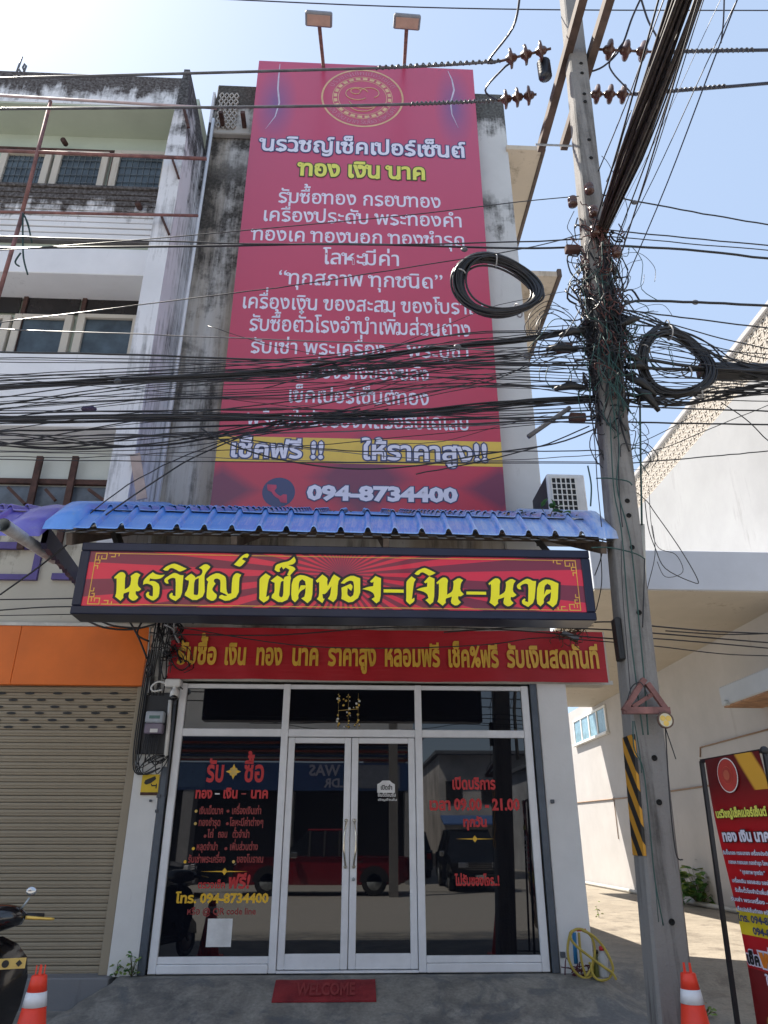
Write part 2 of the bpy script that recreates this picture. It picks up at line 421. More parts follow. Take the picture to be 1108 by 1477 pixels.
for i in range(4):
    for j in range(6):
        cx, cz = -2.50+i*.085, 12.48+j*.15
        for a, b in (((-1, 0), (0, 1)), ((0, 1), (1, 0)), ((1, 0), (0, -1)), ((0, -1), (-1, 0))):
            lat.bar((cx+a[0]*.042, .02, cz+a[1]*.075), (cx+b[0]*.042, .02, cz+b[1]*.075), .016, .03, (0, 1, 0))
sub(lat, 'lattice_block', mat_wall('lattice_paint', (.5, .47, .44), (.08, .06, .05), .6), shop)
for px in (322, 353):
    a = at(px, 184, 0.05); sub(MB().bar(a+Vector((0, -.28, .02)), a, .07, .07), 'bracket', rustd, shop)
sub(MB().tube([at(308, 172, -.02), at(268, 440, -.02), at(225, 728, -.02)], .028, 8), 'downpipe', mat('pvc_white', (.80, .81, .84), .35, 0, .04), shop, label='thin white pipe running down the stained wall')
slabm = mat_wall('overhang_paint', (.60, .51, .40), (.14, .10, .07), .6, 1)
slabe = mat_wall('overhang_edge', (.13, .10, .085), (.04, .03, .025), .8, 1)
for z in (12.14, 9.33):
    sub(MB().box(2.491, 3.10, .0, 2.6, z, z+.1), 'overhang_slab', slabm, shop)
    sub(MB().bev(3.101, 3.17, -.03, 2.6, z-.02, z+.14, .012), 'overhang_edge', slabe, shop)
# ground floor structure
sub(MB().box(-2.40, 3.12, .0, .34, 2.99, 3.615), 'beam', wall_cream, shop)
sub(MB().box(-2.35, 3.14, -.045, -.002, 2.955, 3.0), 'fascia_trim', mat('trim_pale', (.5, .5, .47), .6), shop)
sub(MB().box(-2.43, -2.135, -.03, .34, -.02, 3.615), 'pillar', mat_wall('pillar_left_paint', (.78, .77, .75), (.12, .11, .09), .45, .3), shop)
sub(MB().bev(2.205, 2.56, -.04, .34, -.02, 2.985, .008), 'pillar', pillar_w, shop)
for x0 in (-2.125, 2.12):
    sub(MB().bev(x0, x0+.075, -.055, .0, -.01, 2.954, .006), 'shutter_channel', mat('channel_grey', (.10, .12, .15), .45, .3), shop)
fr = thing('shopfront', None, None); fr.parent = shop; fr.matrix_parent_inverse = Matrix.Translation(shop.location).inverted()
def fpart(mb, name, m, **k): o = mb.build(name, m, fr, **k); return o
glass, n, l, p = newmat('tinted_glass')
p.inputs['Base Color'].default_value = (.006, .007, .011, 1); p.inputs['Roughness'].default_value = .012; p.inputs['IOR'].default_value = 1.52
p.inputs['Specular IOR Level'].default_value = .8
v = coords(n, l, (1, 1, 1)); bump(n, l, p, noise(n, l, 1.3, 1, v), .012, .02)
F = MB()
XL, XR = -2.03, 2.10
for x0, x1 in ((XL, XL+.085), (-.815, -.735), (.735, .815), (XR-.085, XR)): fpart(MB().bev(x0, x1, -.035, .05, .0, 2.93, .006), 'mullion', white_al)
F = MB()
for x0, x1 in ((XL+.086, -.816), (-.734, .734), (.816, XR-.086)):
    F.bev(x0, x1, -.03, .045, 2.875, 2.925, .005).bev(x0, x1, -.03, .045, 2.33, 2.415, .006)
fpart(F, 'transom_rails', white_al)
F = MB()
for x0, x1 in ((XL+.086, -.816), (.816, XR-.086)):
    F.bev(x0, x1, -.03, .045, .085, .15, .006).bev(x0, x1, -.045, .045, .0, .082, .008)
F.bev(-.734, .734, -.045, .045, .0, .022, .004)
fpart(F, 'sill_rails', white_al)
for x0, x1, z0, z1 in ((XL+.08, -.81, .145, 2.335), (.81, XR-.08, .145, 2.335), (XL+.08, -.81, 2.41, 2.88), (-.74, .74, 2.41, 2.88), (.81, XR-.08, 2.41, 2.88)):
    fpart(MB().box(x0, x1, .0, .01, z0, z1), 'window_pane', glass)
for sgn in (-1, 1):
    d = thing('door', None, None); d.parent = shop; d.matrix_parent_inverse = Matrix.Translation(shop.location).inverted()
    x0, x1 = (-.728, -.004) if sgn < 0 else (.004, .728)
    D = MB().bev(x0, x0+.075, -.02, .035, .03, 2.322, .006).bev(x1-.075, x1, -.02, .035, .03, 2.322, .006)
    D.bev(x0+.076, x1-.076, -.018, .033, .03, .17, .006).bev(x0+.076, x1-.076, -.018, .033, 2.26, 2.322, .006)
    D.build('door_frame', white_al, d)
    MB().box(x0+.07, x1-.07, .004, .014, .165, 2.265).build('door_pane', glass, d)
    hx = sgn*.045; h = MB()
    h.tube([(hx, -.03, .98), (hx, -.07, 1.0), (hx+sgn*.02, -.085, 1.15), (hx+sgn*.02, -.085, 1.28), (hx, -.07, 1.42), (hx, -.03, 1.44)], .011, 8)
    h.sphere((hx, -.028, .98), .02).sphere((hx, -.028, 1.44), .02)
    h.build('handle', mat('chrome', (.7, .65, .55), .2, .9, .05), d)
    if sgn > 0: MB().lathe((hx, -.035, .86), [(.018, 0), (.018, .02), (0, .02)], 10, (0, -1, 0)).build('lock', steel, d)
# lettering on the glass
gl_red = mat('vinyl_red', (.55, .025, .03), .4, 0, .05); gl_yel = mat('vinyl_yellow', (.85, .50, .03), .4, 0, .05); gl_wh = mat('vinyl_white', (.75, .75, .75), .4)
gl_dark = mat('vinyl_darkred', (.30, .035, .035), .45); gl_gold = mat('vinyl_gold', (.65, .45, .12), .4)
YG = -.003
def gt(t, a, b, base, h, m, **k): return ptext(t, a, b, base, h, YG, m, shop_l, **k)
class _P: pass
shop_l = fr
gt('รับ', 297, 323, 1127, 23, gl_red, bold=.032); gt('ซื้อ', 351, 381, 1127, 23, gl_red, bold=.028)
gt('ทอง', 281, 306, 1151, 11, gl_red, bold=.04); gt('เงิน', 321, 343, 1151, 11, gl_red, bold=.04); gt('นาค', 361, 387, 1151, 11, gl_red, bold=.04)
for a, b, m_ in ((310, 317, gl_wh), (348, 355, gl_dark)):
    q = at(a, 1146, YG); q2 = at(b, 1144, YG); fpart(MB().box(q.x, q2.x, YG-.001, YG, q.z, q2.z), 'lettering', m_)
for t, a, b, y_ in (('เงินเม็ดนาค', 287, 322, 1174), ('เครื่องเงินเก่า', 334, 377, 1174), ('ทองชำรุด', 286, 318, 1191), ('โลหะมีค่าต่างๆ', 331, 380, 1191),
                    ('ไถ่', 299, 308, 1208), ('ถอน', 314, 328, 1208), ('ตั๋วจำนำ', 335, 360, 1208), ('หลุดจำนำ', 283, 314, 1226), ('เพิ่มส่วนต่าง', 331, 372, 1226),
                    ('รับเช่าพระเครื่อง', 271, 325, 1244), ('ของโบราณ', 341, 380, 1244)):
    gt(t, a, b, y_, 8, gl_dark, bold=.03)
for a, y_, m_ in ((283, 1170, gl_gold), (329, 1170, gl_dark), (282, 1188, gl_gold), (328, 1188, gl_dark), (296, 1206, gl_dark), (279, 1224, gl_yel), (326, 1224, gl_dark), (267, 1243, gl_yel), (337, 1243, gl_gold)):
    q = at(a, y_, YG); fpart(MB().lathe(q, [(.016, 0), (.016, .002), (0, .002)], 12, (0, -1, 0)), 'bullet', m_)
gt('ตรวจเช็ค', 285, 325, 1281, 8, gl_red, bold=.025); gt('ฟรี!', 328, 360, 1281, 15, gl_red, bold=.035, italic=.1)
gt('โทร. 094-8734400', 253, 387, 1302, 10.5, gl_yel, bold=.04)
gt('หรือ @ QR code line', 269, 369, 1319, 7.5, gl_dark, bold=.02)
q = [at(300, 1325, YG), at(336, 1325, YG), at(333, 1366, YG), at(297, 1366, YG)]
x0 = (q[0].x+q[3].x)/2; x1 = (q[1].x+q[2].x)/2
fpart(MB().box(x0, x1, YG-.002, YG, q[3].z, q[0].z), 'sticker', gl_wh)
def flower(px, py, r, m1, m2):
    c = at(px, py, YG); b = MB(); poly = []
    for k in range(16):
        a = 2*pi*k/16; rr = r*(1.0 if k % 4 == 0 else .62 if k % 4 == 2 else .55); poly.append((rr*cos(a), rr*sin(a)))
    b.prism(poly, c, (1, 0, 0), (0, 0, 1), (0, -.002, 0)); fpart(b, 'flower_motif', m1)
    b = MB()
    for k in range(4):
        a = pi/2*k; b.prism([(r*.25*cos(a), r*.25*sin(a)), (r*.6*cos(a+.3), r*.6*sin(a+.3)), (r*.85*cos(a), r*.85*sin(a)), (r*.6*cos(a-.3), r*.6*sin(a-.3))], c+Vector((0, -.0025, 0)), (1, 0, 0), (0, 0, 1), (0, -.001, 0))
    fpart(b, 'flower_motif', m2)
flower(337, 1113, .085, gl_gold, gl_yel)
for cx, y_, hw in ((324, 1257, 34), (685, 1210, 28)):
    a = at(cx-hw, y_, YG); b = at(cx+hw, y_, YG); c = at(cx, y_, YG)
    fpart(MB().prism([(a.x-c.x, 0), (-.03, .006), (-.03, -.006)], c, (1, 0, 0), (0, 0, 1), (0, -.001, 0)).prism([(b.x-c.x, 0), (.03, -.006), (.03, .006)], c, (1, 0, 0), (0, 0, 1), (0, -.001, 0))
          .prism([(-.03, 0), (0, -.035), (.03, 0), (0, .035)], c+Vector((0, -.001, 0)), (1, 0, 0), (0, 0, 1), (0, -.001, 0)), 'divider_motif', gl_yel)
gt('เปิดบริการ', 652, 715, 1138, 12.5, gl_red, bold=.04); gt('เวลา 09.00 - 21.00', 619, 750, 1168, 12.5, gl_red, bold=.045)
gt('ทุกวัน', 668, 703, 1192, 10, gl_red, bold=.05); gt('ไม่รับของโจร..!', 657, 721, 1277, 11, gl_red, bold=.04)
c = at(557, 1136, YG); 
fpart(MB().prism([(-.1, -.055), (.1, -.055), (.1, .035), (.07, .05), (.04, .075), (-.04, .075), (-.07, .05), (-.1, .035)], c, (1, 0, 0), (0, 0, 1), (0, -.002, 0)), 'sticker', gl_wh)
ptext('เปิดจำ', 549, 566, 1139, 5, YG-.004, black, fr, bold=.03)
gt('ยินดีต้อนรับ', 545, 571, 1149, 4, gl_wh, bold=.02); gt('เชิญด้านใน', 545, 573, 1155, 2.5, gl_wh, bold=.02)

# ================================================================ NEIGHBOUR SHOPHOUSE (left)
nb = thing('shophouse', 'white mould streaked shophouse on the left with roller shutter and orange panel', 'building', (-5, .1, 0))
yP = -.45
ZP = lambda py, px=120: at(px, py, yP).z
pz = {k: ZP(k) for k in (107, 150, 268, 345, 357, 395, 509, 616, 700)}
nb_m = mat_wall('neighbour_white', (.80, .80, .82), (.055, .045, .042), .32, .22, [(ZP(107), .9, 1.0), (ZP(268), .85, 1.02), (ZP(509), .5, .62)], vs=2.4)
nb_m2 = mat_wall('neighbour_white_clean', (.80, .80, .83), (.14, .13, .13), .42, .2, vs=2)
nb_green = mat_wall('neighbour_soffit', (.50, .56, .47), (.2, .2, .16), .3, .4)
sub(MB().box(-14, -2.93, .15, 2.6, 5.3, 13.3), 'wall', nb_green, nb)
sub(MB().box(-14, -2.93, yP, .149, ZP(150), ZP(107)), 'roof_fascia', nb_m, nb); sub(MB().box(-14, -2.935, yP+.01, .149, ZP(150)-.03, ZP(150)-.001), 'soffit', nb_green, nb)
bnd = MB()
# upper balcony wall of painted brick courses
top, bot = ZP(268), ZP(345)
nC = 9; hC = (top-.06-bot)/nC
sub(MB().bev(-14, -2.94, yP-.03, .149, top-.06, top, .01), 'coping', nb_m, nb)
for i in range(nC):
    k = random.random()*.008
    sub(MB().bev(-14, -2.94, yP-k, .148, bot+i*hC+.012, bot+(i+1)*hC-.008, .006), 'brick_course', nb_m, nb)
sub(MB().box(-14, -2.94, yP+.02, .147, bot-.02, top-.06), 'mortar', mat('mortar', (.12, .11, .11), .9), nb)
sub(MB().box(-14, -2.94, yP+.10, .149, ZP(357), bot-.021), 'recess_band', nb_green, nb)
sub(MB().bev(-14, -2.94, yP, .149, ZP(395), ZP(357)-.002, .01), 'balcony_slab', nb_m2, nb)
sub(MB().bev(-14, -2.94, yP, .149, ZP(616), ZP(509), .01), 'balcony_wall', nb_m2, nb)
# fin between the units
finm = mat_wall('fin_paint', (.74, .74, .77), (.035, .032, .032), .85, .08, [(12.5, 3.6, .8)], vs=5)
fx0, fx1 = -2.93, -2.66
f = MB(); zt = at(268, 100, -1.0).z
f.add([(fx0, -1, 3.7), (fx1, -1, 3.7), (fx1, .14, 3.7), (fx0, .14, 3.7), (fx0, -1, zt-1.6), (fx1, -1, zt-1.6), (fx1, .14, zt-.6), (fx0, .14, zt-.6),
       (-2.86, -1, zt), (-2.77, -1, zt), (-2.77, -.5, zt), (-2.86, -.5, zt)],
      [(0,1,5,4), (1,2,6,5), (2,3,7,6), (3,0,4,7), (4,5,9,8), (5,6,10,9), (6,7,11,10), (7,4,8,11), (8,9,10,11), (3,2,1,0)])
sub(f, 'fin', finm, nb)
sub(MB().box(-2.659, -2.621, .0, .148, 3.7, 13.3), 'wall_joint', finm, nb)
for a, b in (((265, 155), (272, 184)), ((249, 230), (258, 257)), ((233, 312), (244, 338))):
    sub(MB().bar(at(*a, -1.02), at(*b, -1.02), .045, .03), 'bracket', rustd, nb)
a = at(195, 655, -1.02); b = at(205, 720, -1.02)
sub(MB().bar(a, b, .12, .02), 'rust_stain_plate', mat('flaked_plaster', (.42, .33, .30), .9), nb)
# windows
frame_c = mat_wall('window_cream', (.58, .53, .46), (.25, .16, .08), .5, .6)
pane_m = mat('window_dull_glass', (.055, .075, .09), .22, 0, .35, 3, .5, 0)
pane_d = mat('window_dark_glass', (.020, .017, .017), .25, 0, .3, 3, .5, 0)
grille_m = mat('window_grille', (.11, .13, .145), .6)
yW = .10
def nwin(px0, px1, pyt, pyb, grille=True):
    a, b = at(px0, pyt, yW), at(px1, pyt, yW); zt_, zb_ = at((px0+px1)/2, pyt, yW).z, at((px0+px1)/2, pyb, yW).z-.5
    x0, x1 = a.x, b.x; fw = .11
    W = thing('window', None, None); W.parent = nb; W.matrix_parent_inverse = Matrix.Translation(nb.location).inverted()
    MB().bev(x0, x0+fw, yW-.05, yW+.03, zb_, zt_, .006).bev(x1-fw, x1, yW-.05, yW+.03, zb_, zt_, .006).bev(x0+fw, x1-fw, yW-.05, yW+.03, zt_-.07, zt_, .006).build('window_frame', frame_c, W)
    MB().box(x0+fw, x1-fw, yW, yW+.01, zb_, zt_-.07).build('window_pane', pane_m, W)
    if grille:
        gm = MB()
        for i in range(1, 7): xx = x0+fw+(x1-x0-2*fw)*i/7; gm.box(xx-.005, xx+.005, yW-.012, yW-.002, zb_, zt_-.07)
        for j in range(6): zz = zt_-.2-j*.17; gm.box(x0+fw, x1-fw, yW-.022, yW-.013, zz, zz+.01)
        gm.build('window_grille', grille_m, W)
for a, b in ((5, 78), (83, 160), (167, 248)): nwin(a, b, 221, 268)
for a, b in ((-60, 19), (24, 108), (115, 205)): nwin(a, b, 456, 508, False)
for px0, px1 in ((-60, 35), (41, 120), (127, 210)):
    a, b = at(px0, 417, yW), at(px1, 417, yW); z1 = at(100, 417, yW).z; z0 = at(100, 453, yW).z
    sub(MB().box(a.x, b.x, yW, yW+.02, z0, z1), 'transom_pane', pane_d, nb)
z0 = at(100, 453, yW).z; z1 = at(100, 417, yW).z
fm = MB().box(-9, -2.94, yW-.02, yW+.04, z1, z1+.05)
for px in (38, 123): a = at(px, 435, yW).x; fm.box(a-.03, a+.03, yW-.03, yW+.04, z0-.8, z1)
sub(fm, 'window_surround', rustd, nb)
fm = MB(); zt_ = at(120, 219, yW).z; fm.box(-9, -2.94, yW-.02, yW+.04, zt_, zt_+.04)
for px in (1, 80, 163): a = at(px, 240, yW).x; fm.box(a-.025, a+.025, yW-.03, yW+.04, zt_-1.0, zt_)
sub(fm, 'window_surround', rustd, nb)
for px, py in ((48, 405), (147, 408), (95, 208), (202, 300)):
    a = at(px, py, yW-.05 if py != 300 else yP-.05); sub(MB().lathe(a, [(.045, 0), (.045, .12), (0, .12)], 10, (0, -1, -.3)), 'drain_outlet', rustd, nb)
# wall above the canopy, with the rusty window frame behind
low = mat_wall('neighbour_lower_wall', (.60, .64, .62), (.2, .19, .17), .3, .3)
sub(MB().box(-14, -2.94, .05, .149, 3.61, ZP(616)), 'wall', low, nb)
sub(MB().box(-9, at(165, 720, .03).x, .03, .048, 3.9, at(80, 702, .03).z), 'window_pane', mat('window_bluish', (.10, .12, .15), .3, 0, .3), nb)
fm = MB(); zz = at(80, 699, 0).z; fm.box(-9, at(165, 700, 0).x, -.03, .03, zz, zz+.07)
for px in (52, 104, 167): a = at(px, 690, -.05); fm.box(a.x-.04, a.x+.04, -.08, -.031, a.z-1.0, a.z+(.32 if px != 167 else .25))
for a, b in (((12, 703), (36, 727)), ((66, 706), (80, 722)), ((128, 706), (150, 722))): fm.bar(at(*a, -.09), at(*b, -.09), .04)
sub(fm, 'window_surround', rustd, nb)
# ground floor of the neighbour
dirtyc = mat_wall('neighbour_cream', (.52, .48, .40), (.12, .10, .08), .5, .3, [(5.0, .9, .5)])
sub(MB().box(-14, -2.44, .02, .049, 3.61, 5.15), 'lower_wall', dirtyc, nb)
pur = mat('purple_paint', (.09, .06, .22), .5)
a, b, c, d = at(63, 790, 0), at(60, 834, 0), at(0, 783, 0), at(0, 828, 0)
pf = MB().box(-9, a.x, -.03, .018, a.z-.03, a.z+.06).box(-9, a.x, -.03, .018, b.z-.03, b.z+.04).box(a.x-.08, a.x, -.029, .017, b.z+.04, a.z-.03).box(a.x+.18, a.x+1.2, -.03, .018, b.z-.02, b.z+.06)
sub(pf, 'purple_frame', pur, nb)
orange = mat('orange_panel', (.80, .17, .015), .5, 0, .10, 1.2)
z0, z1 = 2.89, 3.59
for x0, x1 in ((-9, -5.2), (-5.196, -3.99), (-3.986, -2.47)): sub(MB().bev(x0, x1, -.06, .019, z0, z1, .004), 'orange_panel', orange, nb)
sub(MB().box(-9, -2.44, -.07, .019, z1+.002, z1+.04), 'fascia_trim', mat('trim_cream', (.6, .57, .5), .6), nb)
sh = thing('roller_shutter', None, None); sh.parent = nb; sh.matrix_parent_inverse = Matrix.Translation(nb.location).inverted()
slm = mat_wall('shutter_beige', (.36, .305, .225), (.12, .10, .08), .35, .5, bmp=.1)
first = None; pitch = .0705
for i in range(42):
    zc = .0+pitch*i
    if first is None:
        s_ = MB(); pr = [(-.004, .0), (.010, .003), (.016, .012), (.016, .022), (.009, .026), (.009, .030), (.017, .034), (.018, .056), (.010, .0655), (-.004, .067)]
        s_.prism([(-a_, b_) for a_, b_ in pr], (-9, .05, 0), (0, 1, 0), (0, 0, 1), (6.47, 0, 0))
        first = s_.build('slat', slm, sh); o = first
    else: o = inst(first, sh)
    o.location = (0, 0, zc)
sh_b = MB().box(-9, -2.53, .056, .07, 0, 2.95).build('shutter_backing', mat('shutter_gap', (.03, .028, .025), .9), sh)
sub(MB().bev(-2.525, -2.432, -.02, .08, -.01, 2.888, .008), 'shutter_guide', slm, nb)
vh = None
for r in range(6):
    for k in range(6):
        px = [20, 0, 15, -8, -24, -7][r]/1+40.6*k+[118-118+0, -2, 0, 0, 0, 0][r]
        q = at([2, 19, -2, 16, -6, 12][r]+40.6*k, [1000, 1009.5, 1019.5, 1028.5, 1038.5, 1048.5][r], .02)
        if q.x > -2.6: continue
        if vh is None:
            vh = MB().prism([(.055*cos(2*pi*j/12), .014*sin(2*pi*j/12)) for j in range(12)], (0, 0, 0), (1, 0, 0), (0, 0, 1), (0, -.004, 0)).build('vent_hole', black, sh); o = vh
        else: o = inst(vh, sh)
        o.location = (q.x, .0245, q.z)

# ================================================================ RIGHT BUILDING
X2 = 7.6
rb = thing('building', 'large white painted building across the sunlit alley with breeze block parapet', 'building', (X2, 8, 0))
rw = mat_wall('annex_white', (.34, .34, .345), (.17, .16, .15), .5, .3, vs=1.2)
rw2 = mat_wall('annex_cream', (.47, .45, .44), (.22, .18, .15), .38, .2, vs=1.5)
sub(MB().box(X2, X2+3, -6, 20, 5.81, 9.385), 'upper_wall', rw, rb) if 0 else None
zl0, zl1 = 9.385, 10.25
sub(MB().box(X2, X2+4, -6, 9.2, 5.3, zl0), 'upper_wall', rw, rb)
sub(MB().box(X2, X2+4, -6, 20, -.1, 5.299), 'lower_wall', rw2, rb)
sub(MB().box(2.51, X2-.001, 20, 20.3, -.1, 5.0), 'rear_wall', rw2, rb)
sub(MB().bev(4.02, X2-.002, 2.7, 14.5, 5.09, 5.8, .01), 'floor_slab', mat_wall('slab_paint', (.56, .60, .68), (.2, .2, .2), .2, .3), rb)
sub(MB().box(4.03, X2-.003, 2.72, 14.4, 5.07, 5.089), 'soffit', mat_wall('soffit_stained', (.50, .45, .38), (.17, .12, .08), .55, 1, vs=1.5), rb)
sub(MB().bev(X2-.05, X2+.10, -6, 9.22, zl1, zl1+.12, .01), 'coping', rw2, rb)
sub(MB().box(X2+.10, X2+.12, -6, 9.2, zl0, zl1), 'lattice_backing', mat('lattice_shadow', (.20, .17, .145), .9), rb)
# breeze blocks
bs = .215; bb = MB(); hb = bs/2
for a, b in (((-1, -1), (1, -1)), ((1, -1), (1, 1)), ((1, 1), (-1, 1)), ((-1, 1), (-1, -1))):
    bb.bar((0, a[0]*(hb-.014), a[1]*(hb-.014)), (0, b[0]*(hb-.014), b[1]*(hb-.014)), .02, .09, (1, 0, 0))
for s1 in (-1, 1): bb.bar((0, -hb*.85, -s1*hb*.85), (0, hb*.85, s1*hb*.85), .03, .07, (1, 0, 0))
bb.bar((0, -hb*.5, -hb), (0, -hb*.5, hb), .018, .06, (1, 0, 0))
bbm = mat_wall('breeze_block_paint', (.55, .50, .44), (.22, .18, .14), .6, 1)
b0 = None; nn = 0
for i in range(36):
    for j in range(4):
        yy = 9.1-bs*i-hb; zz = zl0+bs*j+hb
        if b0 is None: b0 = bb.build('breeze_block', bbm); o = b0
        else: o = inst(b0)
        o.parent = rb; o.matrix_parent_inverse = Matrix.Translation(rb.location).inverted(); o.location = (X2+.045, yy, zz)
# window of the right building
wa, wb = atx(828, 1045, X2-.03), atx(872, 1020, X2-.03); zb_ = atx(873, 1056, X2-.03).z; zt_ = wb.z
Wd = thing('window', None, None); Wd.parent = rb; Wd.matrix_parent_inverse = Matrix.Translation(rb.location).inverted()
wf = MB(); wf.bev(X2-.06, X2-.001, wb.y-.05, wa.y+.05, zt_, zt_+.07, .01).bev(X2-.12, X2-.001, wb.y-.1, wa.y+.1, zb_-.08, zb_, .01)
for i in range(5): yy = wb.y+(wa.y-wb.y)*i/4; wf.bev(X2-.055, X2-.001, yy-.05, yy+.05, zb_+.001, zt_-.001, .008)
wf.build('window_frame', whitep, Wd)
for i in range(4):
    y0 = wb.y+(wa.y-wb.y)*i/4+.052; y1 = wb.y+(wa.y-wb.y)*(i+1)/4-.052
    MB().box(X2-.03, X2-.01, y0, y1, zb_+.002, zt_-.002).build('window_pane', mat('bluish_pane', (.20, .33, .40), .15, 0, .2), Wd)
# concrete awning and small fittings on its wall
aw = MB(); xa = 6.85; pa = atx(1036, 992, xa); pb = atx(1044, 1018, xa)
sub(MB().bev(xa, X2-.002, -6, pa.y, pb.z, pa.z, .02), 'concrete_awning', mat_wall('awning_concrete', (.46, .49, .53), (.2, .2, .2), .4, .5), rb)
sub(MB().box(xa+.03, X2-.003, -6, pa.y-.03, pb.z-.03, pb.z-.001), 'awning_soffit', mat('awning_wood', (.36, .20, .11), .8, 0, .3, 4), rb)
sub(MB().tube([(xa-.05, pa.y-.25, pb.z+.03), (xa+.2, pa.y-.2, pb.z+.03)], .05, 10), 'drain_outlet', steel, rb)
rp = mat('rusty_cord', (.30, .20, .14), .8)
sub(MB().tube([atx(830, 1158, X2-.02), atx(917, 1149, X2-.02), atx(968, 1141, X2-.02), atx(1030, 1132, X2-.02), atx(1108, 1118, X2-.02)], .018, 6), 'wall_pipe', rp, rb)
sub(MB().tube([atx(1010, 1092, X2-.02), atx(1010, 1078, X2-.02), atx(1048, 1068, X2-.02), atx(1108, 1052, X2-.02)], .015, 6), 'wall_pipe', rp, rb)
q = atx(885, 1150, X2-.02); sub(MB().tube([q, q+Vector((0, 0, -1.1))], .012, 6), 'wall_pipe', rp, rb)
sub(MB().tube([(X2-.12, 19, -.0), (X2-.12, 12, .0), (X2-.14, 6, .0), (X2-.12, 0, .0)], .05, 8), 'ground_pipe', mat('pipe_grey', (.42, .41, .38), .6), rb)

# ================================================================ BILLBOARD
YB = -.13
bb_ = thing('billboard', 'huge magenta vinyl billboard with white Thai lettering covering the upper shop wall', 'billboard', (0, YB, 5))
TL, TR, BL, BR = at(373, 88, YB), at(684, 100, YB), at(304, 735, YB), at(728, 738, YB)
bx0, bx1, bz0, bz1 = (TL.x+BL.x)/2, (TR.x+BR.x)/2, 4.95, (TL.z+TR.z)/2
m, n, l, p = newmat('billboard_print_sheen')
geo = n.new('ShaderNodeNewGeometry'); sx = n.new('ShaderNodeSeparateXYZ'); l.new(geo.outputs['Position'], sx.inputs[0])
U_ = math_(n, l, 'DIVIDE', math_(n, l, 'SUBTRACT', sx.outputs[0], bx0), bx1-bx0); V_ = math_(n, l, 'DIVIDE', math_(n, l, 'SUBTRACT', sx.outputs[2], bz0), bz1-bz0)
base = mix(n, l, ramp(n, l, V_, .05, .8), (.50, .016, .05), (.49, .05, .125))  # paler pink towards the top: sky sheen on the vinyl, painted into the colour
def blob(cx, cz, rx, rz):
    a = math_(n, l, 'DIVIDE', math_(n, l, 'SUBTRACT', sx.outputs[0], cx), rx); b = math_(n, l, 'DIVIDE', math_(n, l, 'SUBTRACT', sx.outputs[2], cz), rz)
    d = math_(n, l, 'SQRT', math_(n, l, 'ADD', math_(n, l, 'MULTIPLY', a, a), math_(n, l, 'MULTIPLY', b, b)))
    q = math_(n, l, 'SUBTRACT', 1, d); q.node.use_clamp = True; return q
def diam(cx, cz, rx, rz):
    a = math_(n, l, 'ABSOLUTE', math_(n, l, 'DIVIDE', math_(n, l, 'SUBTRACT', sx.outputs[0], cx), rx)); b = math_(n, l, 'ABSOLUTE', math_(n, l, 'DIVIDE', math_(n, l, 'SUBTRACT', sx.outputs[2], cz), rz))
    q = math_(n, l, 'MULTIPLY', math_(n, l, 'SUBTRACT', 1, math_(n, l, 'ADD', a, b)), 2.2); q.node.use_clamp = True; return q
for px, py, rx, rz in ((398, 150, .38, 1.0), (655, 155, .36, 1.1)):
    q = at(px, py, YB); base = mix(n, l, math_(n, l, 'MULTIPLY', blob(q.x, q.z, rx, rz), .8), base, (.10, .07, .24))
for px, py, rx, rz in ((318, 706, .6, .42), (722, 706, .62, .42), (520, 690, .8, .8)):
    q = at(px, py, YB); base = mix(n, l, math_(n, l, 'MULTIPLY', diam(q.x, q.z, rx, rz), .8), base, (.09, .012, .06))
l.new(base, p.inputs['Base Color']); p.inputs['Roughness'].default_value = .34; p.inputs['Specular IOR Level'].default_value = .9
v = coords(n, l, (1, 1, .6)); bump(n, l, p, noise(n, l, 1.2, 3, v), .25, .03)
def bsub(mb, name, m_, **k): o = mb.build(name, m_, None, **k); o.parent = bb_; o.matrix_parent_inverse = Matrix.Translation(bb_.location).inverted(); return o
bsub(MB().box(bx0, bx1, YB, YB+.05, bz0, bz1), 'vinyl_face', m)
bf = MB()
for x in (bx0+.03, 0, bx1-.03): bf.box(x-.025, x+.025, YB+.052, .045, bz0, bz1-.02)
bsub(bf, 'support_frame', rust)
bb_l = bsub(MB().box(bx0+.02, bx1-.02, YB+.051, YB+.056, bz0, bz0+.03), 'edge_batten', rust)
yl0, yl1 = at(515, 669, YB).z, at(515, 633, YB).z
bsub(MB().box(bx0, bx1, YB-.0012, YB-.0002, yl0, yl1), 'yellow_stripe', mat('print_yellow', (.72, .48, .06), .35, 0, .05, spec=.8))
vwhite = mat('print_white', (.72, .70, .82), .35, 0, .04, spec=.8); vnavy = mat('print_navy', (.03, .04, .13), .35, 0, .04, spec=.8); vgreen = mat('print_olive', (.05, .07, .02), .35, 0, .04)
vyel = mat('print_lemon', (.72, .70, .12), .35, 0, .04)
class Pz: pass
def bt(t, a, b, base_, h, m_, **k):
    o = ptext(t, a, b, base_, h, YB-.003, m_, None, **k)
    objs = [o] + [x for x in COL.objects if x.name.startswith('lettering_outline') and x.parent is None]
    for x in objs: x.parent = bb_; x.matrix_parent_inverse = Matrix.Translation(bb_.location).inverted()
L = dict(looped=True)
bt('นรวิชญ์เช็คเปอร์เซ็นต์', 375, 672, 222, 16, vwhite, bold=.022, outline=vnavy, ow=.045, **L)
bt('ทอง เงิน นาค', 431, 615, 256, 17, vyel, bold=.03, outline=vgreen, ow=.045, **L)
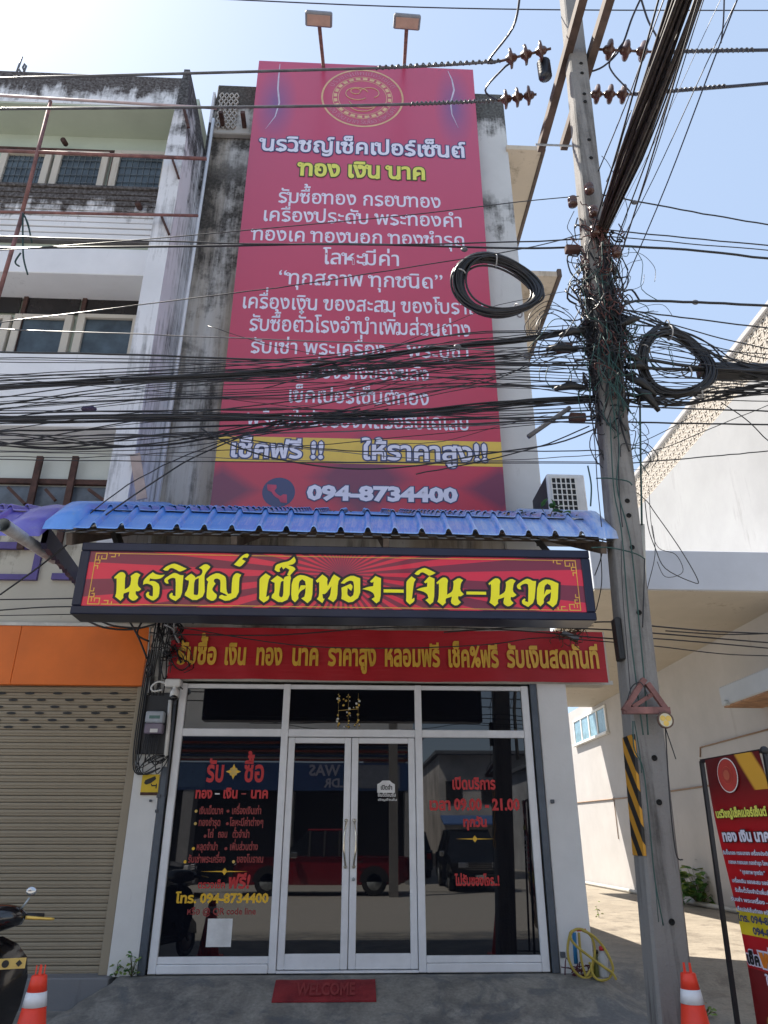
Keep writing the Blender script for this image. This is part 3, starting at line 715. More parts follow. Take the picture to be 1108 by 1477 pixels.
for t, a, b, bs_, h in (('รับซื้อทอง กรอบทอง', 400, 637, 296, 15), ('เครื่องประดับ พระทองคำ', 377, 668, 323, 15), ('ทองเค ทองนอก ทองชำรุด', 362, 672, 351, 15),
        ('โลหะมีค่า', 465, 578, 382, 16), ('“ทุกสภาพ ทุกชนิด”', 400, 640, 413, 16), ('เครื่องเงิน ของสะสม ของโบราณ', 347, 700, 449, 16),
        ('รับซื้อตั๋วโรงจำนำเพิ่มส่วนต่าง', 358, 680, 481, 17), ('รับเช่า พระเครื่อง – พระบูชา', 360, 678, 513, 16), ('เครื่องรางของขลัง', 425, 620, 547, 16),
        ('เช็คเปอร์เซ็นต์ทอง', 414, 620, 582, 17), ('พร้อมใบรับรองผลรอรับได้เลย', 355, 678, 617, 17)):
    bt(t, a, b, bs_, h, vwhite, bold=.008, **L)
bt('เช็คฟรี !!', 330, 468, 660, 19, vwhite, bold=.028, outline=vnavy, ow=.05)
bt('ให้ราคาสูง!!', 522, 705, 664, 20, vwhite, bold=.028, outline=vnavy, ow=.05)
bt('094-8734400', 443, 660, 722, 15.5, vwhite, bold=.05, outline=vnavy, ow=.05)
q = at(402, 710, YB); bsub(MB().lathe(q, [(.215, 0), (.215, .002), (0, .002)], 32, (0, -1, 0)), 'phone_badge', vnavy)
ph = MB(); poly = []
for k in range(11): a = rad(178+k*9.6); rr = .205+(.012 if 2 < k < 8 else .05); poly.append((rr*cos(a)+.1, rr*sin(a)+.1))
for k in range(11): a = rad(274-k*9.6); rr = .165+(.01 if 2 < k < 8 else -.03); poly.append((rr*cos(a)+.1, rr*sin(a)+.1))
ph.prism(poly, q+Vector((0, -.003, 0)), (1, 0, 0), (0, 0, 1), (0, -.003, 0))
bsub(ph, 'handset_icon', mat('print_pink', (.5, .06, .12), .4))
# round emblem with ring lettering and generic stand-in drawing
ec = at(523, 141, YB); er = (at(583, 141, YB).x-at(464, 141, YB).x)/2; ez = (at(523, 101, YB).z-at(523, 184, YB).z)/2
egold = mat('print_gold', (.68, .46, .26), .35, .1, .1); epink = mat('print_palepink', (.55, .22, .30), .35)
def ring(r0, r1, n_=64, zo=.003, dash=None):
    b = MB()
    for k in range(n_):
        if dash and k % dash == 0: continue
        a0, a1 = 2*pi*k/n_, 2*pi*(k+1)/n_
        P = lambda r, a: ec+Vector((r*er*cos(a), -zo, r*ez*sin(a)))
        b.quad(P(r0, a0), P(r1, a0), P(r1, a1), P(r0, a1))
    return b
bsub(ring(.955, 1.0), 'emblem_ring', egold); bsub(ring(.62, .70, 72, dash=3), 'emblem_dashes', egold, kind='stuff'); bsub(ring(.58, .595), 'emblem_ring', egold); bsub(ring(.715, .73), 'emblem_ring', egold)
eb = MB()
def ringtext(t, a0, a1, r, h):
    its, W = layout(t)
    for ch, gx, gy in its:
        fv, ff, lo, ad = glyph(ch)
        if not fv: continue
        a = a0+(a1-a0)*gx/W; out = Vector((cos(a), 0, sin(a))); tan = Vector((sin(a), 0, -cos(a))) if a1 < a0 else Vector((-sin(a), 0, cos(a)))
        up = out if a1 < a0 else -out
        O = ec+Vector((out.x*er*r, -.004, out.z*ez*r))
        sc = h/.555
        eb.add([O+tan*(u*sc)+up*((v_+gy)*sc) for u, v_ in fv], ff)
ringtext('นรวิชญ์เช็คเปอร์เซ็นต์', rad(155), rad(25), .79, .085)
ringtext('ทอง เงิน นาค รับซื้อ โลหะมีค่า', rad(200), rad(338), .90, .085)
bsub(eb, 'emblem_lettering', epink, kind='stuff')
ed = MB()
for cx_, cz_, r_, a0, a1 in ((-.08, .06, .20, 20, 340), (.10, .08, .17, -60, 200), (0, -.10, .24, 190, 350), (-.10, .10, .09, 0, 330), (.04, -.02, .3, 200, 330)):
    ed.tube([ec+Vector((cx_*1.2+r_*cos(rad(a)), -.004, cz_*1.6+r_*.8*sin(rad(a)))) for a in range(a0, a1, 20)], .008, 4)
bsub(ed, 'emblem_scrollwork', egold)
# printed swooshes
for pts in (((404, 92), (402, 112), (401, 128), (403, 148), (397, 168), (383, 186)), ((646, 102), (652, 115), (655, 130), (650, 148), (652, 165), (661, 184))):
    P3 = [at(x, y, YB-.002) for x, y in pts]; b = MB(); wd = [.01, .025, .03, .028, .018, .004]
    for i in range(5): b.quad(P3[i]-Vector((wd[i]/2, 0, 0)), P3[i]+Vector((wd[i]/2, 0, 0)), P3[i+1]+Vector((wd[i+1]/2, 0, 0)), P3[i+1]-Vector((wd[i+1]/2, 0, 0)))
    bsub(b, 'printed_swoosh', mat('print_lilac', (.55, .5, .62), .3))
# flood lamps
for i, (pxa, pya, pxb, pyb) in enumerate(((467, 100, 460, 30), (583, 98, 587, 34))):
    a = at(pxa, pya, -.06); lab = ('left', 'right')[i]
    tip = at(pxb, pyb, -1.25)
    fl = thing('flood_lamp', f'{lab} flood lamp on a reddish arm above the magenta billboard', 'flood lamp', a, group='flood lamps above the billboard')
    d = tip-a
    MB().tube([(0, .02, -.5), (0, 0, 0), d*.97], .032, 8).build('arm', rust, fl)
    hd = MB().bev(-.22, .22, -.11, .11, -.05, .04, .02); h = hd.build('lamp_head', mat('lamp_housing', (.20, .20, .22), .5), fl)
    h.location = d+Vector((0, -.02, .02)); h.rotation_euler = (rad(-8), 0, rad(2))
    q = MB().box(-.185, .185, -.08, .08, -.06, -.051).build('lamp_glass', mat('lamp_lens', (.48, .33, .27), .3), h)
    MB().bev(-.18, .18, -.05, .13, .052, .09, .01).build('ballast', mat('ballast_grey', (.12, .12, .13), .5), h)

# ================================================================ CANOPY
YE = -3.0
ca = at(62, 764, YE); cb = at(890, 769, YE); ze = (ca.z+cb.z)/2-.01
cx0, cx1 = ca.x, cb.x
cn = thing('canopy', 'blue tiled metal canopy sloping over the shop pavement', 'canopy', (0, YE, ze))
def tilemat(name, c1, c2):
    m, n, l, p = newmat(name); v = coords(n, l, (1, 1, 1)); v2 = coords(n, l, (14, 2.2, 2.2))
    f = noise(n, l, 2.5, 8, v, .7); s2 = noise(n, l, 1.5, 8, v2, .75)
    geo = n.new('ShaderNodeNewGeometry'); sx = n.new('ShaderNodeSeparateXYZ'); l.new(geo.outputs['Position'], sx.inputs[0])
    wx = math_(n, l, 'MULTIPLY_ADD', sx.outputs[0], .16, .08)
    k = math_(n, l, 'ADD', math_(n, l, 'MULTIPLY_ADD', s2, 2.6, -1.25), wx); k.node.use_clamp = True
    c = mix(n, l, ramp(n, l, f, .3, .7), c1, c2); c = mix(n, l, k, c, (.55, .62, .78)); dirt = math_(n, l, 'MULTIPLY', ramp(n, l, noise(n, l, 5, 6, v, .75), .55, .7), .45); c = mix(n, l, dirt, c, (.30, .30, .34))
    l.new(c, p.inputs['Base Color']); p.inputs['Roughness'].default_value = .26; p.inputs['Specular IOR Level'].default_value = .9; bump(n, l, p, s2, .15, .006); return m
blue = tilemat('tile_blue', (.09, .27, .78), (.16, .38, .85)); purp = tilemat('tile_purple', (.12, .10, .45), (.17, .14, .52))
NB = 20; pit = (cx1-cx0-.26)/NB
prof = [(0, 0), (.02, .004), (.034, .045), (.05, .056), (.066, .045), (.082, .004)]
def tile(y0, z0, y1, z1, x0, wdt, th=.012, drop=.0):
    b = MB(); P = [(x0+a*1.0, h) for a, h in prof]+[(x0+wdt, 0)]
    N = len(P); vs = [(x, y0, z0+h*1.0) for x, h in P]+[(x, y1, z1+h) for x, h in P]+[(x, y0, z0-th+h) for x, h in P]+[(x, y1, z1-th+h) for x, h in P]
    if drop:
        ym, zm = y0+.035, z0+.0; vs = vs
    fs = [(i, i+1, N+i+1, N+i) for i in range(N-1)]+[(2*N+i+1, 2*N+i, 3*N+i, 3*N+i+1) for i in range(N-1)]+[(i+1, i, 2*N+i, 2*N+i+1) for i in range(N-1)]
    return b.add(vs, fs)
y1r = YE+.34; z1r = at(475, 743.5, y1r).z-ze
row_end = at(475, 738, -.0).z-ze
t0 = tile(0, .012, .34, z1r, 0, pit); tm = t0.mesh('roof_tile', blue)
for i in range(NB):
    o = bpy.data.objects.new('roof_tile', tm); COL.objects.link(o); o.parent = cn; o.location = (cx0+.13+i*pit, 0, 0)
NR = 7
for r in range(NR):
    ya = .34+(3.02-.34)*r/NR-.03; yb = .34+(3.02-.34)*(r+1)/NR
    za = z1r+(row_end-z1r)*r/NR+.0; zb2 = z1r+(row_end-z1r)*(r+1)/NR-.02
    b = MB()
    for i in range(NB):
        t_ = tile(ya, za+.008, yb, zb2+.014, cx0+.13+i*pit, pit, .006); b.add(t_.v, t_.f)
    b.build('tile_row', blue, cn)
def capm(x0, x1, y1_, z1_, mt, par, nm='verge_cap'):
    b = MB(); n_ = 7; rings = []
    ysz = [(0, 0), (.34, z1r), (y1_, z1_)]
    for yy, zz in ysz:
        for k in range(n_): a = pi*k/(n_-1); rings.append(((x0+x1)/2-(x1-x0)/2*cos(a), yy-.02, zz-.02+.11*sin(a)**.6))
    fs = [(i*n_+k, i*n_+k+1, (i+1)*n_+k+1, (i+1)*n_+k) for i in range(2) for k in range(n_-1)]; fs.append(tuple(range(n_))[::-1])
    b.add(rings, fs, True); return b.build(nm, mt, par)
capm(cx0, cx0+.25, 3.0, row_end, blue, cn); capm(cx1-.17, cx1, 3.0, row_end, blue, cn)
under = mat_wall('canopy_underside', (.80, .76, .68), (.24, .20, .15), .75, 1.0, vs=7)
sl = (row_end-.02)/3.0; b = MB()
nx = 60
for i in range(nx):
    xa = cx0+.03+(cx1-cx0-.06)*i/nx; xb = cx0+.03+(cx1-cx0-.06)*(i+1)/nx; dz = .018*(i % 2)
    b.add([(xa, .01, -.015-dz), (xb, .01, -.015-dz), (xb, 3.0, sl*2.95-.06-dz), (xa, 3.0, sl*2.95-.06-dz)], [(0, 1, 2, 3)])
b.build('underside_sheet', under, cn)
wood = mat('old_rafter', (.10, .075, .06), .85, 0, .35, 5)
for x in (cx0+.22, cx0+1.6, cx0+2.9, cx1-.12):
    MB().bar((x, .03, -.09), (x, 3.05, sl*2.95-.16), .05, .1).build('rafter', wood, cn)
for y in (.2, 1.4, 2.6): MB().bar((cx0+.2, y, sl*y-.04), (cx1-.1, y, sl*y-.04), .05, .05).build('purlin', wood, cn)
leafd = mat('dry_leaf', (.34, .22, .11), .9, 0, .4, 30); db = MB()
for i in range(130):
    x = cx0+.3+(cx1-cx0-.5)*(random.random()**.35); y = random.choice((.34, .40, .75, 1.1))+random.uniform(-.03, .05); z = z1r+(row_end-z1r)*max(0, y-.34)/2.68+.045
    a = random.random()*6; s = random.uniform(.008, .022); d1 = Vector((cos(a), sin(a), random.uniform(-.3, .4)))*s; d2 = Vector((-sin(a), cos(a), random.uniform(0, .8)))*s*.5
    c = Vector((x, y, z)); db.add([c-d1, c-d2, c+d1, c+d2], [(0, 1, 2, 3)])
db.build('leaf_litter', leafd, cn, kind='stuff')
# purple canopy of the neighbour
pc = thing('canopy', 'short purple tiled canopy of the left neighbour ending at the blue one', 'canopy', (0, YE, ze))
pxe = cx0-.02
tm2 = t0.mesh('roof_tile', purp)
for i in range(9):
    o = bpy.data.objects.new('roof_tile', tm2); COL.objects.link(o); o.parent = pc; o.location = (pxe-.42-(i+1)*pit+.15, .0, -.02)
for r in range(2):
    b = MB()
    for i in range(9): t_ = tile(.31+.3*r, z1r+.14*r-.01, .62+.3*r, z1r+.14*(r+1)-.04, pxe-.42-(i+1)*pit+.15, pit); b.add(t_.v, t_.f)
    b.build('tile_row', purp, pc)
o = capm(pxe-.34, pxe-.0, .6, z1r+.15, purp, pc); o.location = (0, .02, -.06)
# wavy verge board running back to the wall
A_, B_ = at(62, 766, YE+.1), at(116, 836, .0); b = MB(); NV = 26; vs = []
for i in range(NV+1):
    q = A_.lerp(B_, i/NV)-Vector((0, YE, ze)); k = .035*abs(sin(i*pi*.42))
    hgt = .11; vs += [q+Vector((0, 0, .04)), q+Vector((0, 0, -hgt-k)), q+Vector((.05, 0, .04)), q+Vector((.05, 0, -hgt-k))]
fs = []
for i in range(NV): a = 4*i; fs += [(a, a+1, a+5, a+4), (a+2, a+6, a+7, a+3), (a, a+4, a+6, a+2), (a+1, a+3, a+7, a+5)]
b.add(vs, fs); b.build('verge_board', mat('verge_navy', (.02, .022, .07), .5), pc)
# galvanised pipe
gp = MB(); P0, P1 = at(5, 757, -3.5), at(78, 806, -2.0); dr = (P1-P0).normalized()
gp.tube([P0-dr*.0, P1], .052, 18, caps=False).tube([P1, P0], .046, 18, caps=False)
o = gp.build('gutter_pipe', mat('galvanised_pale', (.55, .60, .63), .4, .1, .2, 12)); tag(o, 'galvanised steel pipe slanting under the purple canopy', 'pipe')

# ================================================================ LIGHTBOX SIGN
YS = -2.95
tl, tr, bl, br = at(120, 782, YS), at(848, 797, YS), at(103, 888, YS), at(860, 895, YS)
sx0, sx1, sz0, sz1 = (tl.x+bl.x)/2, (tr.x+br.x)/2, (bl.z+br.z)/2, (tl.z+tr.z)/2
sg = thing('shop_sign', 'long red sunburst lightbox sign with yellow Thai name over the shop', 'sign', (0, YS, sz0))
inv = Matrix.Translation(sg.location).inverted()
def ssub(mb, name, m_, **k): o = mb.build(name, m_, None, **k); o.parent = sg; o.matrix_parent_inverse = inv; return o
navy = mat('sign_navy_frame', (.012, .014, .035), .3, .2, .2, 3)
bw = .075
ssub(MB().bev(sx0, sx1, YS-.03, YS+.22, sz1-bw, sz1, .008), 'frame_rail', navy); ssub(MB().bev(sx0, sx1, YS-.03, YS+.22, sz0, sz0+bw*.95, .008), 'frame_rail', navy)
ssub(MB().bev(sx0, sx0+bw, YS-.029, YS+.22, sz0+bw*.95, sz1-bw, .008), 'frame_stile', navy); ssub(MB().bev(sx1-bw, sx1, YS-.029, YS+.22, sz0+bw*.95, sz1-bw, .008), 'frame_stile', navy)
ssub(MB().box(sx0+.01, sx1-.01, YS+.05, YS+.215, sz0+.03, sz1-.02), 'sign_box', navy)
m, n, l, p = newmat('sunburst_print')
geo = n.new('ShaderNodeNewGeometry'); sp_ = n.new('ShaderNodeSeparateXYZ'); l.new(geo.outputs['Position'], sp_.inputs[0])
cc = at(493, 829, YS); dx = math_(n, l, 'SUBTRACT', sp_.outputs[0], cc.x); dz = math_(n, l, 'SUBTRACT', sp_.outputs[2], cc.z)
ang = math_(n, l, 'ARCTAN2', dz, dx); r_ = math_(n, l, 'FRACT', math_(n, l, 'MULTIPLY_ADD', ang, 44/(2*pi), .25)); st = ramp(n, l, r_, .49, .51)
dist = math_(n, l, 'SQRT', math_(n, l, 'ADD', math_(n, l, 'MULTIPLY', dx, dx), math_(n, l, 'MULTIPLY', dz, dz)))
c1 = mix(n, l, st, (.66, .012, .045), (.19, .010, .035)); c2 = mix(n, l, ramp(n, l, dist, .0, .25), (.20, .012, .05), c1)
l.new(c2, p.inputs['Base Color']); p.inputs['Roughness'].default_value = .3; p.inputs['Coat Weight'].default_value = .3
ssub(MB().box(sx0+bw, sx1-bw, YS-.012, YS+.049, sz0+bw*.95, sz1-bw), 'sign_face', m)
YF = YS-.0135
gline = mat('sign_gold_line', (.75, .42, .06), .4)
ix0, ix1, iz0, iz1 = sx0+bw+.05, sx1-bw-.05, sz0+bw*.95+.018, sz1-bw-.018
def strip(pts, wd, y, mb):
    for (xa, za), (xb, zb_) in zip(pts, pts[1:]):
        if abs(xa-xb) > abs(za-zb_): mb.box(min(xa, xb)-wd/2, max(xa, xb)+wd/2, y-.0008-.0003*random.random(), y, za-wd/2, za+wd/2)
        else: mb.box(xa-wd/2, xa+wd/2, y-.0008-.0003*random.random(), y, min(za, zb_)-wd/2, max(za, zb_)+wd/2)
ssub(MB().box(ix0+.16, ix1-.16, YF-.001, YF, iz1-.003, iz1+.003), 'gold_border', gline); ssub(MB().box(ix0+.16, ix1-.16, YF-.001, YF, iz0-.003, iz0+.003), 'gold_border', gline)
ssub(MB().box(ix0-.003, ix0+.003, YF-.001, YF, iz0+.12, iz1-.12), 'gold_border', gline); ssub(MB().box(ix1-.003, ix1+.003, YF-.001, YF, iz0+.12, iz1-.12), 'gold_border', gline)
key = [[(0, -.12), (0, 0), (.09, 0), (.09, -.05), (.05, -.05), (.05, -.025)], [(.11, 0), (.16, 0), (.16, -.03), (.13, -.03)], [(0, -.06), (.04, -.06), (.04, -.09), (.02, -.09)], [(.025, -.025), (.025, -.05)], [(.16, 0), (.19, 0), (.19, -.02)], [(0, -.11), (.03, -.11), (.03, -.135)]]
for cx_, cz_, sx_, sz_ in ((ix0, iz1, 1, 1), (ix1, iz1, -1, 1), (ix0, iz0, 1, -1), (ix1, iz0, -1, -1)):
    b = MB()
    for pl in key: strip([(cx_+x*sx_, cz_+z*sz_) for x, z in pl], .008, YF, b)
    ssub(b, 'corner_fret', gline)
# sign lettering, drawn glyph by glyph
sy_ = mat('sign_yellow', (.90, .82, .01), .35, 0, .03); sk = mat('sign_black_outline', (.015, .006, .01), .4)
G = {
 'no': [(78,278),(122,238),(152,240),(166,262),(160,285),(158,372),(200,345),(208,290),(204,268),(246,240),(278,258),(262,282),(255,338),(284,368),(262,385),(243,382),(240,405),(262,430),(240,452),(215,456),(185,432),(195,385),(158,398),(150,400),(146,420),(150,432),(125,456),(85,425),(95,395),(98,290),(90,282),(84,292)],
 'ro': [(298,335),(302,300),(340,262),(372,240),(398,256),(430,262),(462,258),(440,282),(405,292),(370,290),(350,285),(345,310),(360,305),(390,308),(425,335),(420,420),(390,448),(370,456),(325,430),(318,405),(335,388),(345,392),(340,408),(352,420),(372,422),(375,350),(360,335),(330,325),(310,328)],
 'wo': [(460,290),(500,262),(535,243),(560,250),(580,262),(605,262),(602,300),(592,420),(545,458),(500,435),(497,410),(515,395),(525,400),(520,415),(545,422),(548,290),(530,280),(505,285),(485,300),(492,325),(475,325),(460,310)],
 'i': [(450,218),(475,195),(530,172),(560,180),(630,212),(605,225),(575,235),(555,222),(520,205),(500,210),(490,225),(470,228)],
 'cho': [(615,288),(640,265),(665,250),(690,268),(700,285),(705,275),(740,262),(752,235),(745,215),(725,205),(765,178),(790,180),(810,198),(800,212),(780,235),(765,262),(765,290),(768,415),(690,460),(615,415),(618,395),(632,380),(648,320),(645,300),(630,300)],
 'cho_h': [(688,300),(722,284),(718,405),(708,414),(684,408)],
 'yo': [(780,290),(815,262),(865,243),(920,268),(930,290),(932,380),(945,405),(970,400),(975,300),(985,265),(1010,243),(1045,258),(1030,285),(1025,420),(935,462),(875,435),(880,418),(900,410),(915,420),(940,418),(925,405),(885,388),(888,300),(865,285),(840,290),(835,310),(850,325),(835,345),(822,370),(840,395),(860,408),(855,440),(825,460),(785,440),(780,425),(788,330),(795,310),(785,305)],
 'kar': [(990,180),(1015,155),(1040,125),(1060,108),(1090,95),(1105,108),(1090,130),(1065,125),(1050,140),(1078,155),(1040,198),(1010,190)],
}
G2 = {
 'e': [(108,265),(110,240),(148,208),(180,228),(165,250),(150,360),(170,350),(168,375),(135,395),(105,372),(108,350)],
 'cho2': [(180,255),(222,222),(252,238),(260,250),(270,230),(305,222),(310,240),(305,250),(300,370),(240,398),(185,365),(188,345),(205,330),(205,268),(190,262)],
 'cho2_h': [(245,262),(262,256),(260,352),(246,362),(232,352),(240,300)],
 'tai': [(205,185),(212,155),(250,140),(300,130),(330,102),(342,130),(325,150),(290,155),(330,168),(338,182),(300,225),(285,218),(300,185),(275,170),(260,182),(250,165),(235,180),(240,195),(225,200)],
 'kho': [(315,250),(360,218),(400,222),(450,245),(445,370),(415,398),(375,368),(400,355),(405,262),(380,245),(360,262),(358,320),(372,285),(405,285),(400,305),(372,320),(355,345),(358,370),(335,393),(310,370)],
 'tho': [(468,255),(510,215),(545,240),(540,265),(545,290),(570,235),(585,215),(625,240),(610,262),(605,365),(580,392),(545,370),(560,350),(568,290),(530,340),(510,340),(515,370),(525,370),(510,398),(475,372),(490,350),(490,262),(478,268)],
 'o': [(628,270),(655,240),(700,220),(752,240),(752,355),(690,400),(630,370),(635,345),(632,300),(655,290),(690,275),(705,290),(695,320),(672,300),(668,345),(690,360),(712,345),(712,262),(690,252),(665,262),(650,275)],
 'ngo': [(815,260),(850,225),(885,240),(882,380),(855,400),(825,372),(845,360),(838,335),(810,318),(765,308),(800,295),(835,290),(838,262),(825,268)],
 'dash': [(902,310),(1030,312),(1030,332),(902,330)],
}
R1, R2, R3 = (150, 780, 5.276), (350, 780, 4.432), (580, 790, 4.432)
def gpx(poly, R): return [(R[0]+x/R[2], R[1]+y/R[2]) for x, y in poly]
def gbox(poly, R, box):     # same glyph again, fitted to another spot of the sign
    xs_ = [a for a, _ in poly]; ys_ = [b for _, b in poly]; X0, X1, Y0, Y1 = min(xs_), max(xs_), min(ys_), max(ys_)
    return [(R[0]+(box[0]+(x-X0)/(X1-X0)*(box[2]-box[0]))/R[2], R[1]+(box[1]+(y-Y0)/(Y1-Y0)*(box[3]-box[1]))/R[2]) for x, y in poly]
polys = [(gpx(v_, R1), k) for k, v_ in G.items()]+[(gpx(v_, R2), k) for k, v_ in G2.items()]
for k, src, box in (('e', G2, (25,183,88,363)), ('ngo', G2, (92,183,208,363)), ('i', G, (80,128,215,180)), ('no', G, (220,190,395,370)), ('dash', G2, (412,280,538,300)),
                    ('no', G, (553,195,732,375)), ('wo', G, (735,197,857,378)), ('kho', G2, (860,202,1000,380))):
    polys.append((gbox(src[k], R3, box), k))
from mathutils.geometry import tessellate_polygon
import bmesh
def smooth_poly(P):     # one pass of corner cutting keeps the pen-stroke look
    out = []
    for i in range(len(P)):
        a, b, c = Vector(P[i-1]), Vector(P[i]), Vector(P[(i+1) % len(P)])
        if (b-a).angle(c-b, 0) > 1.15: out.append(tuple(b))
        else: out += [tuple(b.lerp(a, .22)), tuple(b.lerp(c, .22))]
    return out
for P, k in polys:
    P = smooth_poly(P); W3 = [at(x, y, YF-.006) for x, y in P]; n_ = len(W3)
    tri = tessellate_polygon([[Vector((q.x, q.z, 0)) for q in W3]])
    hole = k.endswith('_h'); yy = YF-(.0085 if hole else .006)
    b = MB(); top_ = [(q.x, yy, q.z) for q in W3]; bot_ = [(q.x, YF-.001, q.z) for q in W3]
    b.add(top_+bot_, [tuple(t) for t in tri]+[(i, (i+1) % n_, n_+(i+1) % n_, n_+i) for i in range(n_)])
    ssub(b, 'lettering', sk if hole else sy_)
    if hole: continue
    b = MB(); area = sum(W3[i].x*W3[(i+1) % n_].z-W3[(i+1) % n_].x*W3[i].z for i in range(n_)); sgn = 1 if area > 0 else -1; vs = []
    for i in range(n_):
        a = W3[i]-W3[i-1]; c = W3[(i+1) % n_]-W3[i]; na = Vector((a.z, 0, -a.x)).normalized()*sgn; nc = Vector((c.z, 0, -c.x)).normalized()*sgn
        m_ = na+nc; m_ = m_.normalized() if m_.length > .2 else na; kk = .021/max(.5, m_.dot(na)); q = W3[i]
        vs += [(q.x-m_.x*.004, YF-.003-.0004*(i % 3), q.z-m_.z*.004), (q.x+m_.x*kk, YF-.003-.0004*(i % 3), q.z+m_.z*kk)]
    b.add(vs, [(2*i, 2*i+1, 2*((i+1) % n_)+1, 2*((i+1) % n_)) for i in range(n_)]); ssub(b, 'lettering_outline', sk)
for x in (sx0+.28, sx1-.3): ssub(MB().bar((x, YS+.1, sz1), (x-.12, YS+.18, sz1+.22), .07, .05), 'hanger_bracket', black)

# ================================================================ RED CLOTH BANNER
YR = -.13
q = [at(247, 905, YR), at(870, 912, YR), at(876, 985, YR), at(243, 979, YR)]
rx0, rx1, rz0, rz1 = (q[0].x+q[3].x)/2, (q[1].x+q[2].x)/2, (q[2].z+q[3].z)/2, (q[0].z+q[1].z)/2
m, n, l, p = newmat('red_cloth'); v = coords(n, l, (.5, 1, 4)); p.inputs['Roughness'].default_value = .55
l.new(mix(n, l, ramp(n, l, noise(n, l, 1.5, 4, coords(n, l)), .3, .7), (.36, .004, .012), (.46, .008, .02)), p.inputs['Base Color']); bump(n, l, p, noise(n, l, 1.6, 3, v), .5, .03)
nxg, nzg = 48, 8
b = MB(); vs = []
for s_y in (0, .006):
    for j in range(nzg+1):
        for i in range(nxg+1):
            u, v_ = i/nxg, j/nzg
            vs.append((rx0+(rx1-rx0)*u, YR+s_y+.012*sin(u*23)*(1-v_)+.008*sin(u*57+v_*5), rz0+(rz1-rz0)*v_+.006*sin(u*9)))
N1 = nxg+1; N2 = N1*(nzg+1)
fs = [(j*N1+i, j*N1+i+1, (j+1)*N1+i+1, (j+1)*N1+i) for j in range(nzg) for i in range(nxg)]; fs += [tuple(N2+a for a in f_[::-1]) for f_ in fs]
b.add(vs, fs, True); ban = b.build('banner', m); tag(ban, 'red cloth banner with one line of gold Thai lettering above the glass front', 'banner')
cgold = mat('cloth_gold', (.72, .42, .05), .45, 0, .12, 8); cdk = mat('cloth_gold_edge', (.70, .52, .05), .5)
for t, a, b_ in (('รับซื้อ', 255, 312), ('เงิน', 322, 355), ('ทอง', 368, 407), ('นาค', 420, 460), ('ราคาสูง', 473, 543), ('หลอมฟรี', 554, 635), ('เช็ค%ฟรี', 646, 720), ('รับเงินสดทันที', 732, 866)):
    base_ = 957+(a-255)*.011; ptext(t, a, b_, base_, 23, YR-.024, cgold, ban, bold=.036)

# ================================================================ UTILITY POLE
YPo = -2.9
pole = thing('utility_pole', 'leaning concrete utility pole wrapped in cables beside the shop', 'utility pole', atz(960, 1477, -.3))
pinv = Matrix.Translation(pole.location).inverted()
def psub(mb, name, m_, **k): o = mb.build(name, m_, None, **k); o.parent = pole; o.matrix_parent_inverse = pinv; return o
pb_ = (at(935, 1420, YPo)+at(993, 1420, YPo))/2; pt_ = at(822, 0, YPo)
ax = (pt_-pb_); 
def pc_(z): return pb_+ax*((z-pb_.z)/ax.z)
def pole_w(z): return .262-.004*z
b = MB(); zs = [-.3, 2, 4, 6, 8, 10, 11.8]; vs = []
for z in zs:
    c = pc_(z); wx_, wy_ = pole_w(z)/2, (.25-.004*z)/2
    for dx_, dy_ in ((-1, -.8), (-.86, -1), (.86, -1), (1, -.8), (1, .8), (.86, 1), (-.86, 1), (-1, .8)): vs.append((c.x+dx_*wx_, c.y+dy_*wy_, z))
fs = [(i*8+k, i*8+(k+1) % 8, (i+1)*8+(k+1) % 8, (i+1)*8+k) for i in range(len(zs)-1) for k in range(8)]+[tuple(range(8))[::-1], tuple(48+k for k in range(8))]
b.add(vs, fs); psub(b, 'shaft', conc)
hole_m = mat('hole_black', (.008, .008, .008), .9)
for py in (92, 106, 136, 147, 202, 228, 722, 743, 789, 883, 1093, 1157, 1330):
    z = at(900, py, YPo-.125).z; c = pc_(z); psub(MB().lathe((c.x+.02, c.y-(.25-.004*z)/2-.002, z), [(.022, 0), (.022, .006), (.013, .007), (.013, .003), (0, .003)], 12, (0, -1, 0)), 'bolt_hole', hole_m)
# recessed side channel and black box on the left face
z0, z1 = at(880, 955, YPo).z, at(880, 895, YPo).z; c = pc_((z0+z1)/2); psub(MB().bev(c.x-pole_w(z0)/2-.05, c.x-pole_w(z0)/2-.002, c.y-.11, c.y+.0, z0, z1, .008), 'junction_box', black)
# hazard sheet on the left face
za, zb_ = at(915, 1234, YPo).z, at(905, 1062, YPo).z; ca_, cb_ = pc_(za), pc_(zb_)
m, n, l, p = newmat('hazard_stripes'); geo = n.new('ShaderNodeNewGeometry'); sp_ = n.new('ShaderNodeSeparateXYZ'); l.new(geo.outputs['Position'], sp_.inputs[0])
d_ = math_(n, l, 'ADD', math_(n, l, 'MULTIPLY', math_(n, l, 'SUBTRACT', sp_.outputs[0], sp_.outputs[1]), 1.3), sp_.outputs[2]); fr_ = math_(n, l, 'FRACT', math_(n, l, 'MULTIPLY', d_, 3.9))
l.new(mix(n, l, ramp(n, l, fr_, .49, .51), (.012, .012, .012), (.55, .26, .02)), p.inputs['Base Color']); p.inputs['Roughness'].default_value = .5
b = MB(); o1 = pole_w(1)/2+.006
b.add([(ca_.x-o1, ca_.y+.10, za), (ca_.x-o1, ca_.y-.128, za), (ca_.x-o1+.018, ca_.y-.134, za), (cb_.x-o1, cb_.y+.10, zb_), (cb_.x-o1, cb_.y-.128, zb_), (cb_.x-o1+.018, cb_.y-.134, zb_)], [(0, 1, 4, 3), (1, 2, 5, 4)])
psub(b, 'hazard_plate', m)
